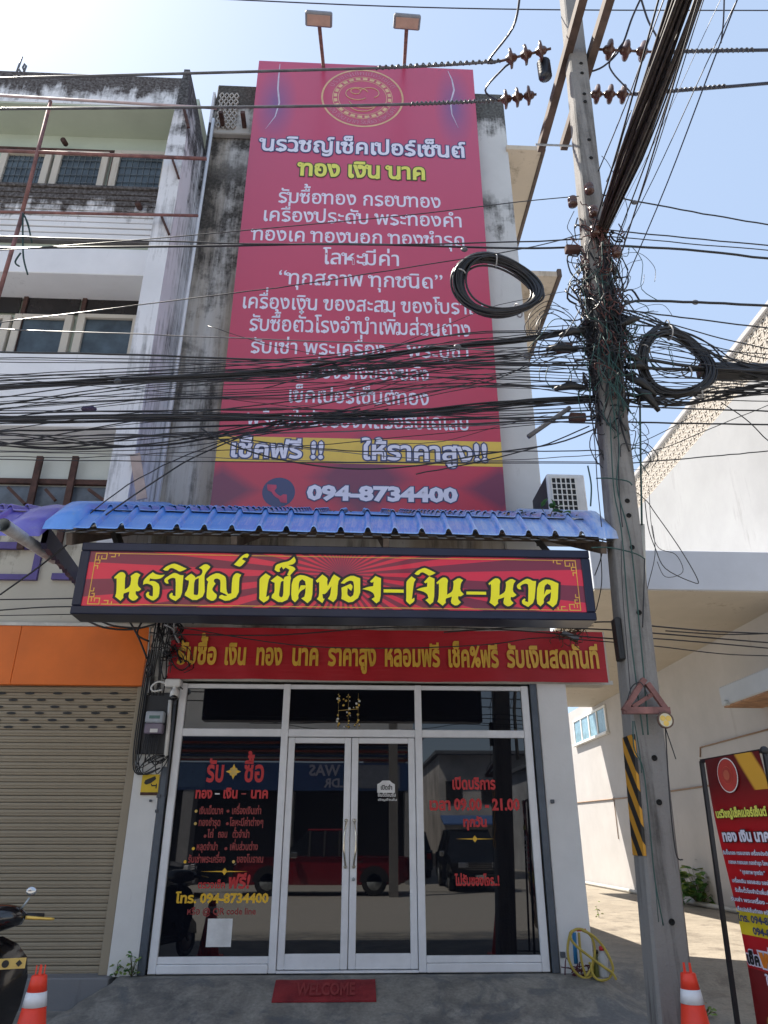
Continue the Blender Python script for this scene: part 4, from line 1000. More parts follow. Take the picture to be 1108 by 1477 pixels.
# crossarms
arm_m = mat('crossarm_wood', (.095, .062, .048), .8, 0, .3, 5)
ZC = 10.2
tips = [atz(780, 215, ZC), atz(805, 212, ZC)]; tips[1].x = tips[0].x+.36
for i, t in enumerate(tips):
    xx = pc_(ZC).x-.19 if i == 0 else pc_(ZC).x+.19
    psub(MB().bar((t.x if i == 0 else xx, t.y, ZC), (t.x if i == 0 else xx, t.y-3.6, ZC), .10, .13), 'crossarm', arm_m)
tl_ = (tips[0].x, tips[1].x)
psub(MB().bar((tips[0].x-.12, tips[0].y+.25-.4, ZC-.1), (pc_(ZC).x+.3, tips[0].y+.25-.4, ZC-.1), .02), 'tie_rod', steel)
ins_m = mat('insulator_brown', (.095, .045, .035), .25, 0, .2, 10, .6, .02)
def disc_string(p0, p1, nd, nm='insulator_string'):
    b = MB(); d = (p1-p0); L_ = d.length; u = d.normalized(); b.tube([p0, p1], .016, 8)
    for k in range(nd):
        c = p0+d*((k+.7)/(nd+.4)); b.lathe(c, [(.02, -.08), (.045, -.06), (.055, -.03), (.112, -.016), (.122, .0), (.118, .014), (.07, .016), (.05, .03), (.03, .06)], 16, u)
    return psub(b, nm, ins_m)
W1L, W1R = atz(722, 88, ZC), atz(944, 75, ZC); W2L, W2R = atz(718, 145, ZC), atz(912, 136, ZC)
I1L, I1R = atz(795, 70, ZC), atz(862, 71, ZC); I2L, I2R = atz(774, 136, ZC), atz(848, 136, ZC)
disc_string(I1L, W1L, 3); disc_string(I1R, W1R, 3); disc_string(I2L, W2L, 3); disc_string(I2R, W2R, 3)
q = atz(785, 98, ZC-.1); b = MB(); pr = [(.03, -.2)]
for k in range(6): pr += [(.085, -.16+.05*k), (.06, -.14+.05*k)]
b.lathe(q, pr+[(.03, .18), (0, .18)], 14); psub(b, 'post_insulator', mat('post_insulator_dark', (.02, .022, .03), .3))
for px, py in ((850, 272), (826, 291), (856, 305), (858, 333), (890, 363)):
    q = at(px, py, YPo-.2); psub(MB().lathe(q, [(.02, -.06), (.05, -.05), (.05, -.02), (.03, -.005), (.05, .015), (.05, .045), (.02, .055)], 12), 'spool_insulator', ins_m)
for px, py in ((825, 360), (832, 603), (813, 502)):
    q = at(px, py, YPo-.1); psub(MB().bev(q.x-.07, q.x+.08, q.y-.04, q.y+.04, q.z-.04, q.z+.04, .008), 'cable_bracket', rustd)
# triangle steel bracket low on the pole
tb = MB(); ta, tbb, tc = at(929, 980, -3.12), at(900, 1025, -3.12), at(962, 1025, -3.12)
psub(MB().bar(ta, tbb, .055, .04), 'triangle_bracket', rust); psub(MB().bar(ta+Vector((.02, 0, -.03)), tc, .035, .04), 'triangle_bracket', rust)
psub(MB().bar(tbb-Vector((.01, 0, .0)), tc+Vector((.02, 0, 0)), .045, .05), 'triangle_bracket', rust)
psub(MB().bar(at(912, 1020, -3.1), at(940, 1002, -3.1), .045, .03), 'triangle_bracket', rust)
psub(MB().tube([at(926, 757, -2.75), at(930, 880, -2.75), at(948, 1000, -2.75)], .026, 8), 'conduit', mat('conduit_cream', (.62, .60, .52), .5))
q = at(959, 1039, -3.15); pq = thing('round_plaque', 'small round gold patterned plaque wired to the utility pole', 'plaque', q)
MB().lathe((0, 0, 0), [(.062, 0), (.062, .02), (.052, .022), (.052, .018), (0, .018)], 24, (0, -1, 0)).build('rim', mat('plaque_rim', (.12, .07, .05), .6), pq)
b = MB()
for k in range(3): a = 2*pi*k/3+.5; b.lathe((.025*cos(a), -.0185, .025*sin(a)), [(.021, 0), (.021, .003), (0, .003)], 12, (0, -1, 0))
b.build('gold_motif', gold, pq); MB().lathe((0, -.018, 0), [(.051, 0), (.051, .0005), (0, .0005)], 20, (0, -1, 0)).build('plaque_face', mat('plaque_cream', (.6, .56, .42), .5), pq)

# ================================================================ WIRES AND CABLES
def lvl(p, w_):
    y = p[len(p)//2][1]
    th = 'thick' if w_ >= 2.6 else 'medium' if w_ >= 1.7 else 'fine'
    where = ('above the hanging coil' if y < 372 else 'across the middle billboard lines' if y < 500 else 'just over the heavy bundle' if y < 525 else
             'between the two heavy bundles' if y < 585 else 'along the low dense bundle' if y < 625 else 'across the yellow billboard stripe' if y < 672 else 'over the phone number line')
    sl = p[-1][1]-p[0][1]; dr = 'rising rightward' if sl < -45 else 'rising slightly rightward' if sl < -12 else 'falling rightward' if sl > 12 else 'running level'
    st = ' from the picture edge' if p[0][0] < 20 else ' from midway'
    return f'{th} black cable {dr}{st}, {where}'
def lvr(p, w_):
    y = p[-1][1]
    th = 'thick' if w_ >= 2.6 else 'medium' if w_ >= 1.7 else 'fine'
    where = ('high over the right coil' if y < 480 else 'through the upper half of the right coil' if y < 530 else 'through the lower half of the right coil' if y < 575 else 'beneath the right coil')
    return f'{th} black cable leaving the pole rightward {where}'
def catmull(P, k=5):
    P = [Vector(p) for p in P]
    if len(P) < 3: return P
    out = []
    for i in range(len(P)-1):
        a = P[max(i-1, 0)]; b = P[i]; c = P[i+1]; d = P[min(i+2, len(P)-1)]
        for j in range(k):
            t = j/k; out.append(.5*((2*b)+(c-a)*t+(2*a-5*b+4*c-d)*t*t+(3*b-a-3*c+d)*t**3))
    return out+[P[-1]]
def wire(pts, wpx, label, group=None, m_=None, y=-2.95, z=None, n_=5, cat='cable', name='overhead_cable', jit=0):
    """cable through photo measurements taken on the plane of the cable run (y or z fixed)"""
    P = []
    for i, q in enumerate(pts):
        if len(q) == 3: P.append(Vector(q) if isinstance(q, Vector) else at(q[0], q[1], q[2]))
        elif isinstance(q, Vector): P.append(q)
        else: P.append(atz(q[0], q[1], z) if z else at(q[0], q[1], y))
    d = sum(depth(p) for p in P)/len(P); r = max(.0022, wpx*d/FPX/2)
    Q = catmull(P)
    if jit: Q = [q+Vector((0, random.uniform(-jit, jit), random.uniform(-jit, jit))) for q in Q]
    o = MB().tube(Q, r, n_).build(name, m_ or cable_m); return tag(o, label, cat, group)
GL = 'thin black cables crossing in front of the shophouses'
GR = 'black cables running right from the pole across the alley'
# high voltage lines on the insulators
ext = lambda a, b, k: a+(b-a)*k
l1 = [ext(W1L, atz(0, 113, ZC), 1.15), atz(0, 113, ZC), atz(370, 103, ZC), atz(600, 96, ZC), W1L]
l2 = [ext(W2L, atz(0, 157, ZC), 1.15), atz(0, 157, ZC), atz(380, 154, ZC), atz(600, 150, ZC), W2L]
wire(l1, 4, 'upper thick high voltage line leading left from the top insulator string', 'high voltage lines', cable_grey)
wire(l2, 4, 'lower thick high voltage line passing the round billboard emblem', 'high voltage lines', cable_grey)
wire([W1R, atz(1108, 72, ZC), atz(1220, 72, ZC)], 5, 'high voltage line leading right from the upper insulators', 'high voltage lines', cable_blue)
wire([W2R, atz(1108, 120, ZC), atz(1220, 108, ZC)], 5, 'high voltage line leading right from the lower insulators', 'high voltage lines', cable_blue)
wire([(310, -2), (560, 9), (800, 14), (1108, 15), (1200, 15)], 1.8, 'thin topmost line crossing the sky above the flood lamps', 'high voltage lines', cable_blue, y=-2.7)
for a, b in ((W1L, atz(540, 98, ZC)), (W2L, atz(590, 150, ZC)), (W1R, atz(1090, 72, ZC)), (W2R, atz(1050, 124, ZC))):
    P = []; N_ = 170
    for k in range(N_): t = k/N_; P.append(a.lerp(b, t)+Vector((0, .022*cos(k*.75), .022*sin(k*.75))))
    o = MB().tube(P, .010, 5).build('armour_wrap', cable_grey); tag(o, 'spiral wrapping on a high voltage line near its insulators', 'cable', 'spiral wrappings on the high voltage lines')
Hb = 'dark jumper cable looping at the pole top'
wire([W1L+Vector((0, 0, 0)), atz(705, 88, ZC), atz(740, 40, ZC), atz(750, -6, ZC+.1)], 3.5, 'dark jumper cable curving up from the left insulators beside the pole top', 'jumper cables at the pole top', cable_blue)
wire([W2L, atz(700, 130, ZC), atz(725, 100, ZC), atz(735, 92, ZC)], 3, 'short jumper cable rising between the two left insulator strings', 'jumper cables at the pole top', cable_blue)
wire([atz(845, 105, ZC), atz(870, 96, ZC), atz(895, 70, ZC), atz(912, 25, ZC), atz(925, -4, ZC)], 3, 'dark jumper cable rising right of the pole through the insulators', 'jumper cables at the pole top', cable_blue)
wire([W1R, atz(950, 60, ZC), atz(935, 30, ZC), atz(924, -4, ZC)], 3, 'dark jumper cable bending up over the upper right insulators', 'jumper cables at the pole top', cable_blue)
wire([W2R, atz(905, 128, ZC), atz(884, 105, ZC), atz(880, 88, ZC), atz(900, 60, ZC)], 2.5, 'dark jumper cable hooking between the right insulator strings', 'jumper cables at the pole top', cable_blue)
# single street wires, left of the pole
LW = [
 ([(0,361),(200,346),(400,328),(600,309),(750,291),(835,283)],1.5), ([(0,341),(200,347),(400,352),(640,352),(840,345)],2.2), ([(0,358),(300,355),(500,352),(740,358),(840,356)],3.2),
 ([(0,465),(200,440),(400,415),(600,384),(750,360),(838,338)],1.6), ([(0,475),(200,482),(400,490),(640,500),(860,520)],1.8), ([(0,508),(200,512),(400,519),(640,524),(860,527)],3),
 ([(0,516),(300,520),(640,530),(860,540)],1.6), ([(0,523),(250,524),(500,533),(860,548)],1.3), ([(0,541),(150,533),(400,518),(640,495),(860,470)],1.4), ([(0,545),(300,530),(645,502),(850,478)],1.8),
 ([(0,562),(300,547),(500,540),(860,552)],2), ([(0,582),(200,577),(400,570),(600,560),(860,556)],2), ([(0,580),(200,566),(400,540),(600,520),(860,490)],1.2), ([(0,592),(200,594),(500,598),(860,588)],1.6),
 ([(0,622),(200,618),(400,612),(860,600)],3), ([(0,628),(200,628),(500,622),(860,606)],2), ([(0,634),(150,632),(400,618),(860,592)],1.8), ([(0,640),(200,634),(500,606),(860,575)],1.6),
 ([(0,643),(100,648),(250,640),(420,615),(640,596),(860,580)],2), ([(0,652),(200,656),(500,666),(860,666)],1.3), ([(0,663),(300,666),(640,668),(870,668)],1.6), ([(0,650),(100,652),(300,640),(500,590),(650,560),(860,500)],1.4),
 ([(0,858),(60,815),(140,752),(230,690),(290,655),(400,612),(520,590)],2.4), ([(130,740),(200,690),(290,648),(390,615)],1.8), ([(290,618),(330,640),(400,662),(500,676),(600,672),(700,655),(800,640),(860,618)],2.4),
 ([(300,625),(400,640),(500,650),(640,652),(760,651),(870,650)],1.8), ([(300,632),(450,648),(640,664),(760,662),(870,655)],1.3), ([(0,597),(400,590),(640,600),(870,612)],2.4), ([(0,600),(200,602),(640,588),(870,570)],1.2),
 ([(540,586),(620,565),(720,545),(800,500),(840,440)],1.5), ([(480,600),(560,585),(700,556),(860,548)],1.3), ([(600,684),(700,664),(790,640),(850,615)],2), ([(560,640),(640,636),(720,615),(790,598)],1),
 ([(0,548),(400,536),(700,520),(860,512)],1.2), ([(0,572),(250,570),(500,556),(700,540),(860,530)],1.3), ([(300,470),(400,500),(520,515),(760,505),(850,490)],1), ([(500,530),(640,470),(720,440),(820,420)],1),
 ([(380,560),(480,540),(640,545),(850,570)],1.6), ([(0,606),(250,600),(400,604),(640,612),(860,600)],3.2), ([(0,658),(120,660),(300,650),(480,640),(860,604)],1.3)]
desc = {0: 'thin wire rising from the upper balcony of the left shophouse to the pole', 2: 'thick black cable passing just above the hanging black cable coil', 22: 'black cable running diagonally down across the blue canopy to lower left', 24: 'black cable sagging in a loop across the yellow stripe of the billboard'}
for i, (p, w_) in enumerate(LW):
    yy = -2.95+random.uniform(-.25, .2)
    if i in desc: wire(p, w_, desc[i], None, None, y=yy)
    else: wire(p, w_, lvl(p, w_), GL, random.choice((cable_m, cable_m, cable_m, cable_grey)), y=yy, jit=.004)
for i in range(20):
    a = random.choice((535, 560, 600, 612, 620)) + random.gauss(0, 16); b = random.choice((490, 520, 548, 560, 590))+random.gauss(0, 10)
    sg_ = random.uniform(0, 14); w_ = random.choice((.9, 1.1, 1.4, 1.8))
    p = [(-20, a), (220, a*.66+b*.34-8+sg_), (450, a*.4+b*.6+random.uniform(-9, 9)+sg_), (660, b+random.uniform(-8, 8)), (858, b+random.uniform(-5, 5))]
    wire(p, w_, lvl(p, w_), GL, random.choice((cable_m, cable_m, cable_grey)), y=-2.95+random.uniform(-.3, .25), jit=.004)
# two heavy bundles
def bundle(name, label, pts, n_w, wpx, spread, y=-2.95, z=None, mm=None, tight=1.0):
    b = MB(); base_ = [atz(q[0], q[1], z) if z else at(q[0], q[1], y) for q in pts]; base_ = catmull(base_, 6); N_ = len(base_)
    d0 = sum(depth(p) for p in base_)/N_; r = wpx*d0/FPX/2; sp2 = spread*d0/FPX
    for k in range(n_w):
        a0 = random.random()*6.28; f1 = random.uniform(.5, 2.0); ph = random.random()*6
        P = [q+Vector((0, .6, 1))*0+Vector((0, sin(a0+f1*i/N_*6+ph)*sp2*.6, cos(a0+f1*i/N_*6)*sp2)) for i, q in enumerate(base_)]
        b.tube(P, r*random.uniform(.7, 1.2), 5)
    o = b.build(name, mm or cable_m); return tag(o, label, 'cable bundle')
bundle('cable_bundle', 'thick black cable bundle crossing the billboard, rising toward the pole', [(-20,559),(100,552),(200,548),(400,537),(510,519),(640,502),(760,489),(855,472)], 9, 2.6, 3.2)
bundle('cable_bundle', 'dense low cable bundle just above the yellow billboard stripe', [(-20,608),(200,604),(400,600),(510,599),(640,592),(760,582),(860,576)], 12, 2.2, 6)
bundle('cable_bundle', 'loose middle cable bundle below the thick one at the pole', [(300,545),(420,540),(500,534),(640,521),(760,512),(855,500)], 8, 1.8, 6)
bundle('cable_bundle', 'lower loose bundle of thin cables over the left shophouse wall', [(-20,632),(120,638),(260,632),(400,614),(560,600)], 8, 1.6, 10)
bundle('cable_bundle', 'thick black cable bundle going right from pole at coil bottom', [(890,572),(940,580),(985,577),(1050,566),(1108,560),(1200,552)], 12, 2.6, 7)
bundle('cable_bundle', 'dense cable bundle slanting down to the black splice box at right', [(895,452),(950,470),(1020,505),(1060,530),(1108,540),(1200,548)], 8, 2.2, 9)
# right of the pole
RW = [([(868,281),(950,296),(1030,311),(1108,324),(1200,338)],2.2,'thin wire leaving the pole at the upper spool insulator toward the right'), ([(870,331),(990,343),(1108,354),(1200,362)],2,0), ([(873,340),(990,351),(1108,361),(1200,370)],1.6,0), ([(868,354),(990,360),(1108,373),(1200,384)],3.6,0),
 ([(892,447),(905,438),(925,434),(1004,436),(1108,441),(1200,446)],4,'thick black cable arching from the pole above the right coil'), ([(890,447),(925,450),(1000,460),(1108,473),(1200,484)],2.2,0), ([(895,455),(960,466),(1040,488),(1108,503)],1.8,0),
 ([(890,490),(1000,510),(1108,530)],1.6,0), ([(890,500),(1000,518),(1108,541)],2,0), ([(888,510),(1000,529),(1108,537)],5,0), ([(888,529),(960,532),(1108,538),(1200,541)],5,'thick straight cable passing through the middle of the right coil'), ([(888,520),(1000,545),(1108,552)],1.6,0),
 ([(890,552),(1000,552),(1108,556)],1.6,0), ([(890,540),(1000,556),(1108,563)],1.4,0), ([(885,560),(1000,566),(1108,569)],2,0), ([(880,585),(1000,590),(1108,593),(1200,595)],2.4,0), ([(880,608),(1000,611),(1108,613),(1200,615)],2.6,0),
 ([(890,670),(960,664),(1040,657),(1108,651),(1200,644)],1.8,0), ([(885,665),(960,645),(1040,612),(1108,585)],1.2,0), ([(905,700),(860,660),(930,636),(1000,600)],1.2,0), ([(905,512),(960,500),(1020,520),(1108,548)],1.4,0), ([(890,548),(960,540),(1060,530),(1108,528)],1.3,0),
 ([(1040,580),(1075,604),(1108,636),(1150,670)],1.6,0)]
for p, w_, lb in RW: wire(p, w_, lb or lvr(p, w_), None if lb else GR, y=-2.9+random.uniform(-.2, .2), jit=.003)
for i in range(12):
    a = random.uniform(470, 590); b = 545+(a-530)*.5+random.uniform(-12, 12)
    p = [(880, a), (980, (a*.6+b*.4)+random.uniform(-5, 9)), (1108, b), (1200, b+4)]
    wire(p, random.choice((.9, 1.2, 1.5)), lvr(p, 1.2), GR, y=-2.9+random.uniform(-.3, .3), jit=.003)
q = at(1012, 526, -2.9); o = MB().bev(q.x, q.x+.95, q.y-.07, q.y+.07, q.z-.14, q.z+.0, .02).box(q.x-.04, q.x-.005, q.y-.06, q.y+.06, q.z-.12, q.z-.01).build('splice_box', cable_m)
tag(o, 'long black cable splice closure hanging from the wires at the right edge', 'splice box')
# cables passing under the sign and across the alley
UW = [([(-10,865),(60,864),(112,863)],2), ([(-10,881),(60,876),(110,875)],2), ([(-10,888),(110,886)],1.4), ([(640,912),(740,905),(870,897),(930,902),(1020,910),(1108,914),(1200,918)],2.2), ([(620,897),(740,903),(870,908),(940,913),(1108,927),(1200,934)],2.2),
 ([(250,915),(400,916),(560,905),(720,908),(880,921),(940,921),(1020,927),(1108,935)],2), ([(260,905),(420,930),(560,935),(700,930),(780,920),(880,926),(945,932),(1040,943),(1108,946)],1.6), ([(130,893),(260,897),(420,902),(640,901),(760,897)],2.5), ([(960,910),(1040,915),(1108,914)],1.8)]
UL = ['highest cable on the cream wall left of the shop sign', 'middle cable on the cream wall left of the shop sign', 'lowest cable on the cream wall left of the shop sign', 'cable from under the sign passing over the pole to the alley top', 'second cable from under the sign to the alley',
 'long cable sagging along the red banner top edge', 'long cable sagging lowest across the red banner face', 'cable running tight under the sign frame bottom', 'short cable right of the pole beneath the white slab']
for (p, w_), lb in zip(UW, UL): wire(p, w_, lb, 'low cables under the shop sign', y=-2.6 if p[0][0] > 0 else -.4)
# overhead bundle toward the street crossing
ZB = at(862, 352, -2.95).z
P0 = Vector(at(866, 342, -2.95)); P1 = atz(975, 22, ZB+.1); P2 = P1+(P1-P0)*.9
b = MB()
for k in range(34):
    a0 = random.random()*6.28; rr = .125*sqrt(random.random()); P = []
    for i in range(13):
        t = i/12*1.9; q = P0.lerp(P1, t) if t <= 1 else P1+(P1-P0)*(t-1)
        s_k = min(1, .35+t*1.3); q = q+Vector((cos(a0+t*.8)*rr*s_k, 0, sin(a0+t*.8)*rr*s_k-.10*sin(pi*min(t, 1.9)/1.9))); P.append(q)
    q = P[0]; dn = Vector((random.uniform(-.10, .06), random.uniform(-.05, .05), -.35-random.random()*.5)); P = [q+dn, q+dn*.4]+P
    b.tube(P, random.uniform(.008, .017), 5)
o = b.build('cable_bundle', mat('cable_brown', (.034, .024, .020), .42, 0, .5, 20)); tag(o, 'massive brown black cable bundle sweeping from the pole up over the street', 'cable bundle')
FW = [((850,350),(868,232),(950,0),3), ((872,290),(905,190),(970,0),2.5), ((868,300),(915,170),(980,-4),2), ((874,330),(893,260),(960,60),2), ((878,420),(925,250),(1008,-2),2.6), ((890,345),(940,220),(1012,0),2.4), ((900,350),(935,230),(1002,40),1.6),
      ((882,375),(930,262),(1020,90),1.4), ((905,400),(968,240),(1040,60),2), ((1040,62),(1046,20),(1045,-8),2.4), ((880,330),(960,190),(1025,30),.9), ((862,250),(900,120),(950,20),2), ((875,262),(880,225),(900,190),1.6)]
for a, c, d_, w_ in FW:
    pa = at(a[0], a[1], -2.98); zz = pa.z; pd = atz(d_[0], d_[1], zz+.15); pm = pa.lerp(pd, .5)-Vector((0, 0, .05)); e = pd+(pd-pa)*.4
    wire([pa, pm, pd, e], w_, 'black service wire fanning from the pole up over the street', 'service wires fanning over the street', random.choice((cable_m, cable_blue)))
wire([(908, 398, -3.0), (893, 350, -3.05), (905, 300, -3.1), (880, 240, -3.1), (868, 225, -3.0)], 1, 'thin loose wire curling beside the pole top', None)
# coils of spare cable
def coil(label, cx_, cy_, rx_, ry_, turns, wpx, y, spread, tilt=0, nm='cable_coil', drop=0):
    b = MB(); c = at(cx_, cy_, y); k = depth(c)/FPX*1.02
    for t in range(turns):
        r1 = rx_*k*(1+random.uniform(-spread, spread)); r2 = ry_*k*(1+random.uniform(-spread, spread)); ox, oz, oy = random.gauss(0, .018), random.gauss(0, .014)-drop*random.random(), random.gauss(0, .03)
        ph = random.random()*.3; P = []
        for i in range(40):
            a = 2*pi*i/40+ph; P.append(c+Vector((ox+r1*cos(a), oy+.04*sin(a*2+ph), oz+r2*sin(a)+r1*cos(a)*tilt)))
        b.tube(P, wpx*k/2, 5, closed=True)
    o = b.build('coil_turns', cable_m); root = thing(nm, label, 'cable coil', c); o.parent = root; o.matrix_parent_inverse = Matrix.Translation(c).inverted()
    tie = mat('cable_tie', (.35, .35, .36), .5)
    for a in (2.7, 1.57, -1.1):
        q = c+Vector((rx_*k*cos(a), 0, ry_*k*sin(a))); tg = Vector((-sin(a), 0, cos(a))); ou = Vector((cos(a), 0, sin(a)))
        P = [q+ou*(.07*cos(v_))+Vector((0, .07*sin(v_), 0)) for v_ in [2*pi*j/12 for j in range(12)]]; b2 = MB().tube(P, .008, 5, closed=True)
        t2 = b2.build('tie', tie); t2.parent = root; t2.matrix_parent_inverse = Matrix.Translation(c).inverted()
    return root
coil('thick black cable coil hanging in front of the billboard right edge', 718, 413, 58, 47, 32, 3.2, -3.0, .12, -.10)
coil('looser large cable coil hanging right of the pole', 975, 524, 49, 53, 18, 3.2, -3.0, .07, 0)
o = coil('small inner cable coil inside the looser right coil', 968, 505, 36, 40, 3, 1.6, -2.95, .15, 0)
o = coil('tiny dark cable coil tied at the sign left end above meter', 252, 910, 8, 10, 6, 2, -.6, .15, 0)
# tangle on the pole
tg = MB(); random.seed(11)
for i in range(165):
    py = random.choice((random.uniform(330, 600), random.gauss(500, 45), random.gauss(470, 70)))
    py = max(315, min(612, py)); q = at(890, py, YPo); c = pc_(q.z); R_ = random.choice((.16, .18, .2, .22, .25, .31))*random.uniform(.8, 1.1)
    a0 = random.uniform(pi*.9, pi*2.1); P = []; L_ = random.uniform(.8, 2.6); up = random.uniform(-.35, .35); dz = random.uniform(-.1, .1)
    for k in range(8):
        a = a0+L_*(k/7-.5); rr = R_*(1+.22*sin(k*1.7+i)); P.append(Vector((c.x+rr*cos(a), c.y+rr*sin(a)*.7, q.z+dz+up*(k/7-.5)*2+.06*sin(k*2.1+i*.7))))
    tg.tube(catmull(P, 3), random.choice((.0035, .005, .007, .010)), 4)
for i in range(70):
    za_ = at(890, random.uniform(330, 520), YPo).z; c = pc_(za_); a = random.uniform(pi*1.05, pi*1.95); r0 = random.uniform(.17, .24); x0 = c.x+r0*cos(a)*.8; y0 = c.y+r0*sin(a)*.75; ln = random.uniform(.3, 1.3)
    tg.tube(catmull([(x0, y0, za_), (x0+random.gauss(0, .05), y0, za_-ln*.3), (x0+random.gauss(-.02, .05), y0, za_-ln*.7), (x0+random.gauss(-.03, .04), y0, za_-ln)], 3), random.choice((.004, .006, .009)), 4)
tag(tg.build('cable_tangle', cable_m), 'dense tangle of black communication cables wrapped around the pole', 'cables', kind='stuff')
tg = MB()
for i in range(26):
    py = random.uniform(380, 600); q = at(890, py, YPo); c = pc_(q.z); x0 = c.x+random.uniform(-.25, .3); y0 = c.y-random.uniform(.18, .3); P = [(x0, y0, q.z)]
    for k in range(5): P.append((P[-1][0]+random.gauss(0, .07), y0+random.gauss(0, .03), P[-1][2]-random.uniform(-.05, .28)))
    tg.tube(catmull(P, 3), .004, 4)
tag(tg.build('cable_tangle', cable_green), 'thin green telephone wires tangled in front of the pole', 'cables', kind='stuff')
tg = MB()
for i in range(60):
    py = random.choice((random.gauss(350, 14), random.gauss(385, 16), random.gauss(440, 25), random.gauss(500, 30))); q = at(872, py, YPo); c = pc_(q.z); x0 = c.x+random.gauss(-.02, .09); y0 = c.y-random.uniform(.16, .24); z0 = q.z
    P = [(x0, y0, z0)]
    for k in range(4): P.append((P[-1][0]+random.gauss(0, .04), y0+random.gauss(0, .02), P[-1][2]+random.gauss(0, .07)))
    tg.tube(catmull(P, 3), .006, 4)
tag(tg.build('cable_tangle', mat('cable_redbrown', (.10, .035, .03), .6, 0, .5, 20)), 'tangle of rusty brown binding wire on the pole', 'cables', kind='stuff')
sp = MB()
for px, py, dx_, dz_ in ((843,480,-.25,-.05),(832,505,-.3,0),(905,515,.15,-.1),(905,545,.25,-.2),(915,560,.2,-.25),(895,470,.2,.1),(905,530,.2,.0),(845,560,-.3,-.02)):
    q = at(px, py, -3.05); P = [q, q+Vector((dx_*.5, -.02, dz_*.4+.02)), q+Vector((dx_, 0, dz_))]; sp.tube(P, [.02, .045, .02], 7)
tag(sp.build('splice_boxes', black), 'cluster of small black splice boxes clipped to wires around the pole', 'splice boxes', kind='stuff')
for pts, w_ in (([(775,690),(780,650),(800,610),(845,560),(850,520)],2.4),): pass
q0, q1 = at(762, 630, -3.1), at(822, 588, -3.1); o = MB().tube([q0, q1], .022, 8).build('cable_sleeve', cable_grey); tag(o, 'stiff grey cable sleeve slanting left below the pole tangle', 'cable sleeve')
# wires down the pole and loose loops
VW = [([(868,395),(876,480),(880,560),(893,640),(890,700),(905,760),(912,800),(925,930),(931,1000),(935,1060)],2,cable_green,-3.1), ([(880,600),(885,700),(893,745),(898,780),(908,900),(920,1000),(928,1060)],2,cable_green,-3.1), ([(893,440),(899,520),(893,585),(893,700),(898,760)],1.6,cable_m,-3.1),
 ([(923,560),(924,640),(925,700),(926,757)],3,cable_green,-2.9), ([(848,672),(853,700),(852,730)],2.4,cable_green,-3.0), ([(895,694),(930,720),(945,740),(980,790),(1006,835),(1000,840),(960,820),(945,790),(935,760),(930,720)],1.4,cable_m,-2.85), ([(936,700),(940,760),(950,790),(975,800),(985,825),(960,832),(948,810)],1,cable_m,-2.8),
 ([(860,690),(880,690),(905,694),(912,700)],2,cable_green,-3.07), ([(853,790),(880,790),(915,798),(930,806)],2,cable_green,-3.07), ([(941,758),(945,800),(932,860),(930,920),(915,985),(905,1010)],1.2,cable_m,-2.9), ([(930,806),(929,850),(927,905)],1.8,cable_m,-3.05),
 ([(960,1050),(966,1150),(975,1230),(985,1240)],2,cable_m,-3.15), ([(960,1050),(970,1080),(975,1095)],1.6,cable_m,-3.15), ([(913,1040),(915,1080),(928,1110),(938,1200),(945,1270),(957,1335)],2,cable_green,-3.15), ([(915,1040),(922,1080),(926,1115)],1.6,cable_green,-3.14), ([(945,1270),(950,1330)],1.2,cable_green,-3.15),
 ([(896,780),(898,850),(905,940),(912,1030)],1.2,cable_m,-3.1), ([(850,560),(858,640),(862,700),(868,760)],1.4,cable_m,-3.08), ([(905,1010),(912,990),(925,985),(935,1005)],1.6,cable_m,-3.16), ([(858,830),(868,800),(870,760)],1.6,cable_m,-2.7), ([(860,880),(868,840),(866,790)],1.4,cable_m,-2.7)]
for p, w_, mm, yy in VW: 
    x_m = p[len(p)//2][0]; y_m = p[len(p)//2][1]
    wire(p, w_, f"{'green' if mm is cable_green else 'black'} {'thick' if w_ >= 2 else 'thin'} loose wire {'long, ' if abs(p[-1][1]-p[0][1]) > 150 else ''}{'left of' if x_m < 870 and y_m < 900 else 'right of' if x_m > 930 or (x_m > 915 and y_m < 800) else 'on'} the pole, {'at the tangle' if y_m < 640 else 'level with the canopy' if y_m < 800 else 'level with the sign' if y_m < 900 else 'below the sign' if y_m < 1040 else 'below the plaque'}", 'loose wires hanging on the pole', mm, y=yy)
for i in range(26):   # curly loose ends round the coils
    cx_, cy_ = random.choice(((905, 400), (930, 470), (800, 500), (900, 640), (800, 540), (950, 520), (790, 470), (915, 660))); P = []; r0 = random.uniform(12, 38); a0 = random.random()*6.28; n_p = random.randint(5, 8)
    for k in range(n_p): a = a0+k*.75; P.append((cx_+r0*cos(a)*random.uniform(.7, 1.2)+k*2, cy_+r0*sin(a)*random.uniform(.7, 1.2)))
    wire(P, random.choice((.8, 1.1, 1.4)), 'curly loose wire end near the pole tangle', 'curly loose wire ends', random.choice((cable_m, cable_green, cable_m)), y=-2.95+random.uniform(-.15, .15), name='loose_wire')
for i, (px, py) in enumerate(((170,550),(660,500),(575,540),(760,514),(905,436),(1003,436),(915,292),(670,360),(288,595))):
    q = at(px, py, -2.98); o = MB().sphere(q, .028, 8, 5, (1.4, .8, 1)).build('cable_clamp', cable_grey); tag(o, 'small grey clamp on an overhead cable', 'cable clamp', 'clamps on the overhead cables')
q = at(130, 590, -2.95); o = MB().lathe(q-Vector((.05, 0, 0)), [(.008, -.03), (.028, -.01), (.02, .02), (.03, .05), (.028, .08), (.008, .11)], 10, (1, 0, 0)).build('line_insulator', mat('insulator_violet', (.03, .015, .06), .3)); tag(o, 'small dark violet insulator on a wire before the white balcony', 'insulator')

# ================================================================ FITTINGS ON THE SHOPS
random.seed(5)
